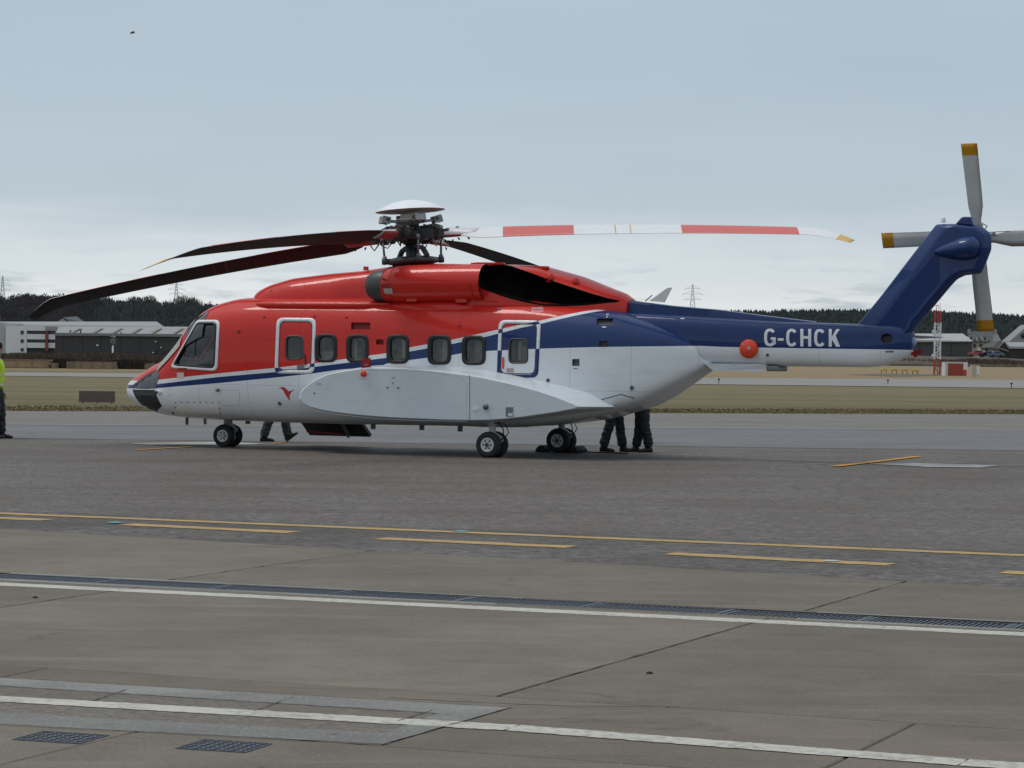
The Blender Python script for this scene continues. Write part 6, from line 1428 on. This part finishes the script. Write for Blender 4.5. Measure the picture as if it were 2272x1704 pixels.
broad = lambda x, y: 1.0 if (px_of(x, y) < 215 and y > 1100) or (px_of(x, y) < 1000 and y < 1130) else (.25 if px_of(x, y) < 215 else .05)
con_d = lambda x, y: 1.0 - .9*broad(x, y)
forest('conifer_wood', 'dark conifer plantation covering the far hillside', 26000, (-520, 520), (1010, 1600), 'conifer', mk_wood('conifer_foliage_hazed', (.032, .043, .044), (.054, .067, .066), (.058, .062, .058)), 21, con_d, (4, 6.8))  # foliage lightened and blued in place of distance haze
forest('bare_wood', 'bare brown broadleaf wood on the left of the hillside', 2600, (-520, 60), (960, 1600), 'bare', mk_wood('bare_branches', (.050, .047, .050), (.085, .077, .076), (.074, .062, .061)), 22, broad, (7, 10))
# taller bare trees that stand out on the ridge line
for i, (px, h, lab) in enumerate(((62, 15, 'rounded bare tree on the ridge above the white office block'), (88, 13, 'broad bare tree on the ridge right of the first rounded one'), (125, 12, 'bare ridge tree where the drooping blade tip crosses the skyline'), (232, 13, 'grey bare tree on the ridge below the middle of the drooping blade'), (300, 14, 'wide bare tree on the ridge left of the pylon above the nose'), (332, 15, 'bare tree on the ridge just left of the skyline pylon'), (404, 16, 'bare tree on the ridge right of the skyline pylon'), (428, 15, 'dense bare tree on the ridge nearest the cockpit roof'))):
    Yt = 1560.; x = AT(px, 700, Yt).x; z = float(hill_h(x, Yt)) - 1.5; h *= .72; rng = np.random.default_rng(100+i); r = empty('bare_tree', (x, Yt, z)); tag(r, lab, 'tree', 'bare trees on the ridge')
    k = MB(); k.tube([(0,0,0), (.2,0,h*.3), (.1,0,h*.6)], [.5, .38, .15], 7)
    for j in range(7): a = j*.9; k.tube([(.15,0,h*(.25+.04*j)), (math.cos(a)*h*.2, math.sin(a)*h*.2, h*(.5+.03*j)), (math.cos(a)*h*.33, math.sin(a)*h*.33, h*(.66+.03*j))], [.2, .12, .04], 5)
    k.build('trunk', M_TWIGD, r); V = []; F = []
    for j in range(900):
        a, e, q = rng.random()*6.28, math.asin(rng.uniform(-.3, 1)), rng.random()**.42; R_ = h*.52*(1+.18*math.sin(3*a+i)); c_ = (R_*q*math.cos(a)*math.cos(e), R_*q*math.sin(a)*math.cos(e), h*.52+h*.48*q*math.sin(e)); w = .06+.14*rng.random(); l = .4+.8*rng.random(); o = len(V); V += [(c_[0]-w, c_[1], c_[2]-l*.5), (c_[0]+w, c_[1], c_[2]-l*.4), (c_[0]*1.04, c_[1]*1.04, c_[2]+l)]; F.append((o, o+1, o+2))
    me = bpy.data.meshes.new('crown'); me.from_pydata(V, [], F); me.materials.append(M_TWIGD); me.materials[0] = M_TWIG; o = bpy.data.objects.new('crown', me); col.objects.link(o); o.parent = r
# electricity pylons on the skyline
def pylon(px, ytop, Y, label, first=[None]):
    top = AT(px, ytop, Y); z0 = float(hill_h(top.x, Y)); H_ = top.z - z0; r = empty('electricity_pylon', (top.x, Y, z0)); tag(r, label, 'pylon', 'pylons on the skyline')
    k = MB(); wd = lambda t: (.10*H_)*(1-t)**1.3 + .012*H_
    lv = [0, .22, .40, .55, .68, .79, .88, .95, 1.0]; th = .17
    for a, b in zip(lv[:-1], lv[1:]):
        for sx in (-1, 1):
            for sy in (-1, 1): k.bar((sx*wd(a), sy*wd(a), a*H_), (sx*wd(b), sy*wd(b), b*H_), th)
        for sy in (-1, 1): k.bar((-wd(a), sy*wd(a), a*H_), (wd(b), sy*wd(b), b*H_), th*.6); k.bar((wd(a), sy*wd(a), a*H_), (-wd(b), sy*wd(b), b*H_), th*.6)
    k.build('tower', mat('pylon_steel_hazed', (.46, .48, .50), .6), r)  # steel colour paled to stand in for distance haze
    for t, l in ((.64, .20), (.77, .24), (.90, .17)): k = MB(); k.bar((-l*H_, 0, t*H_), (l*H_, 0, t*H_), th); [k.bar((s_*l*H_, 0, t*H_), (s_*wd(t+.06), 0, (t+.06)*H_), th*.7) for s_ in (-1, 1)]; [k.bar((s_*l*H_, 0, t*H_), (s_*l*H_, 0, (t-.05)*H_), th*.6) for s_ in (-1, 1)]; k.build('cross_arm', MATS['pylon_steel_hazed'], r)
pylon(6, 613, 1750, 'distant pylon at the far left skyline'); pylon(391.5, 624, 1750, 'distant pylon on the ridge above the helicopter nose'); pylon(1537, 631, 1750, 'distant pylon on the skyline right of the white aerial')
# bird
p = AT(294, 73, 70); k = MB(); k.tube([(-.16,0,0), (-.05,0,.01), (.08,0,.0), (.15,0,.0)], [.008, .04, .035, .008], 8)
for s_ in (-1, 1): k.add([(.05, s_*.03, .02), (-.06, s_*.03, .02), (-.05, s_*.26, .07), (.06, s_*.24, .075), (-.06, s_*.46, -.01), (.0, s_*.50, -.005)], [(0,1,2,3), (3,2,4,5)])
bd = k.build('bird', mat('bird_dark', (.03, .03, .035), .8)); bd.location = p; bd.scale = (.45,)*3; bd.rotation_euler = (0, 0, R(200)); tag(bd, 'small dark bird flying high at the upper left of the sky', 'bird')
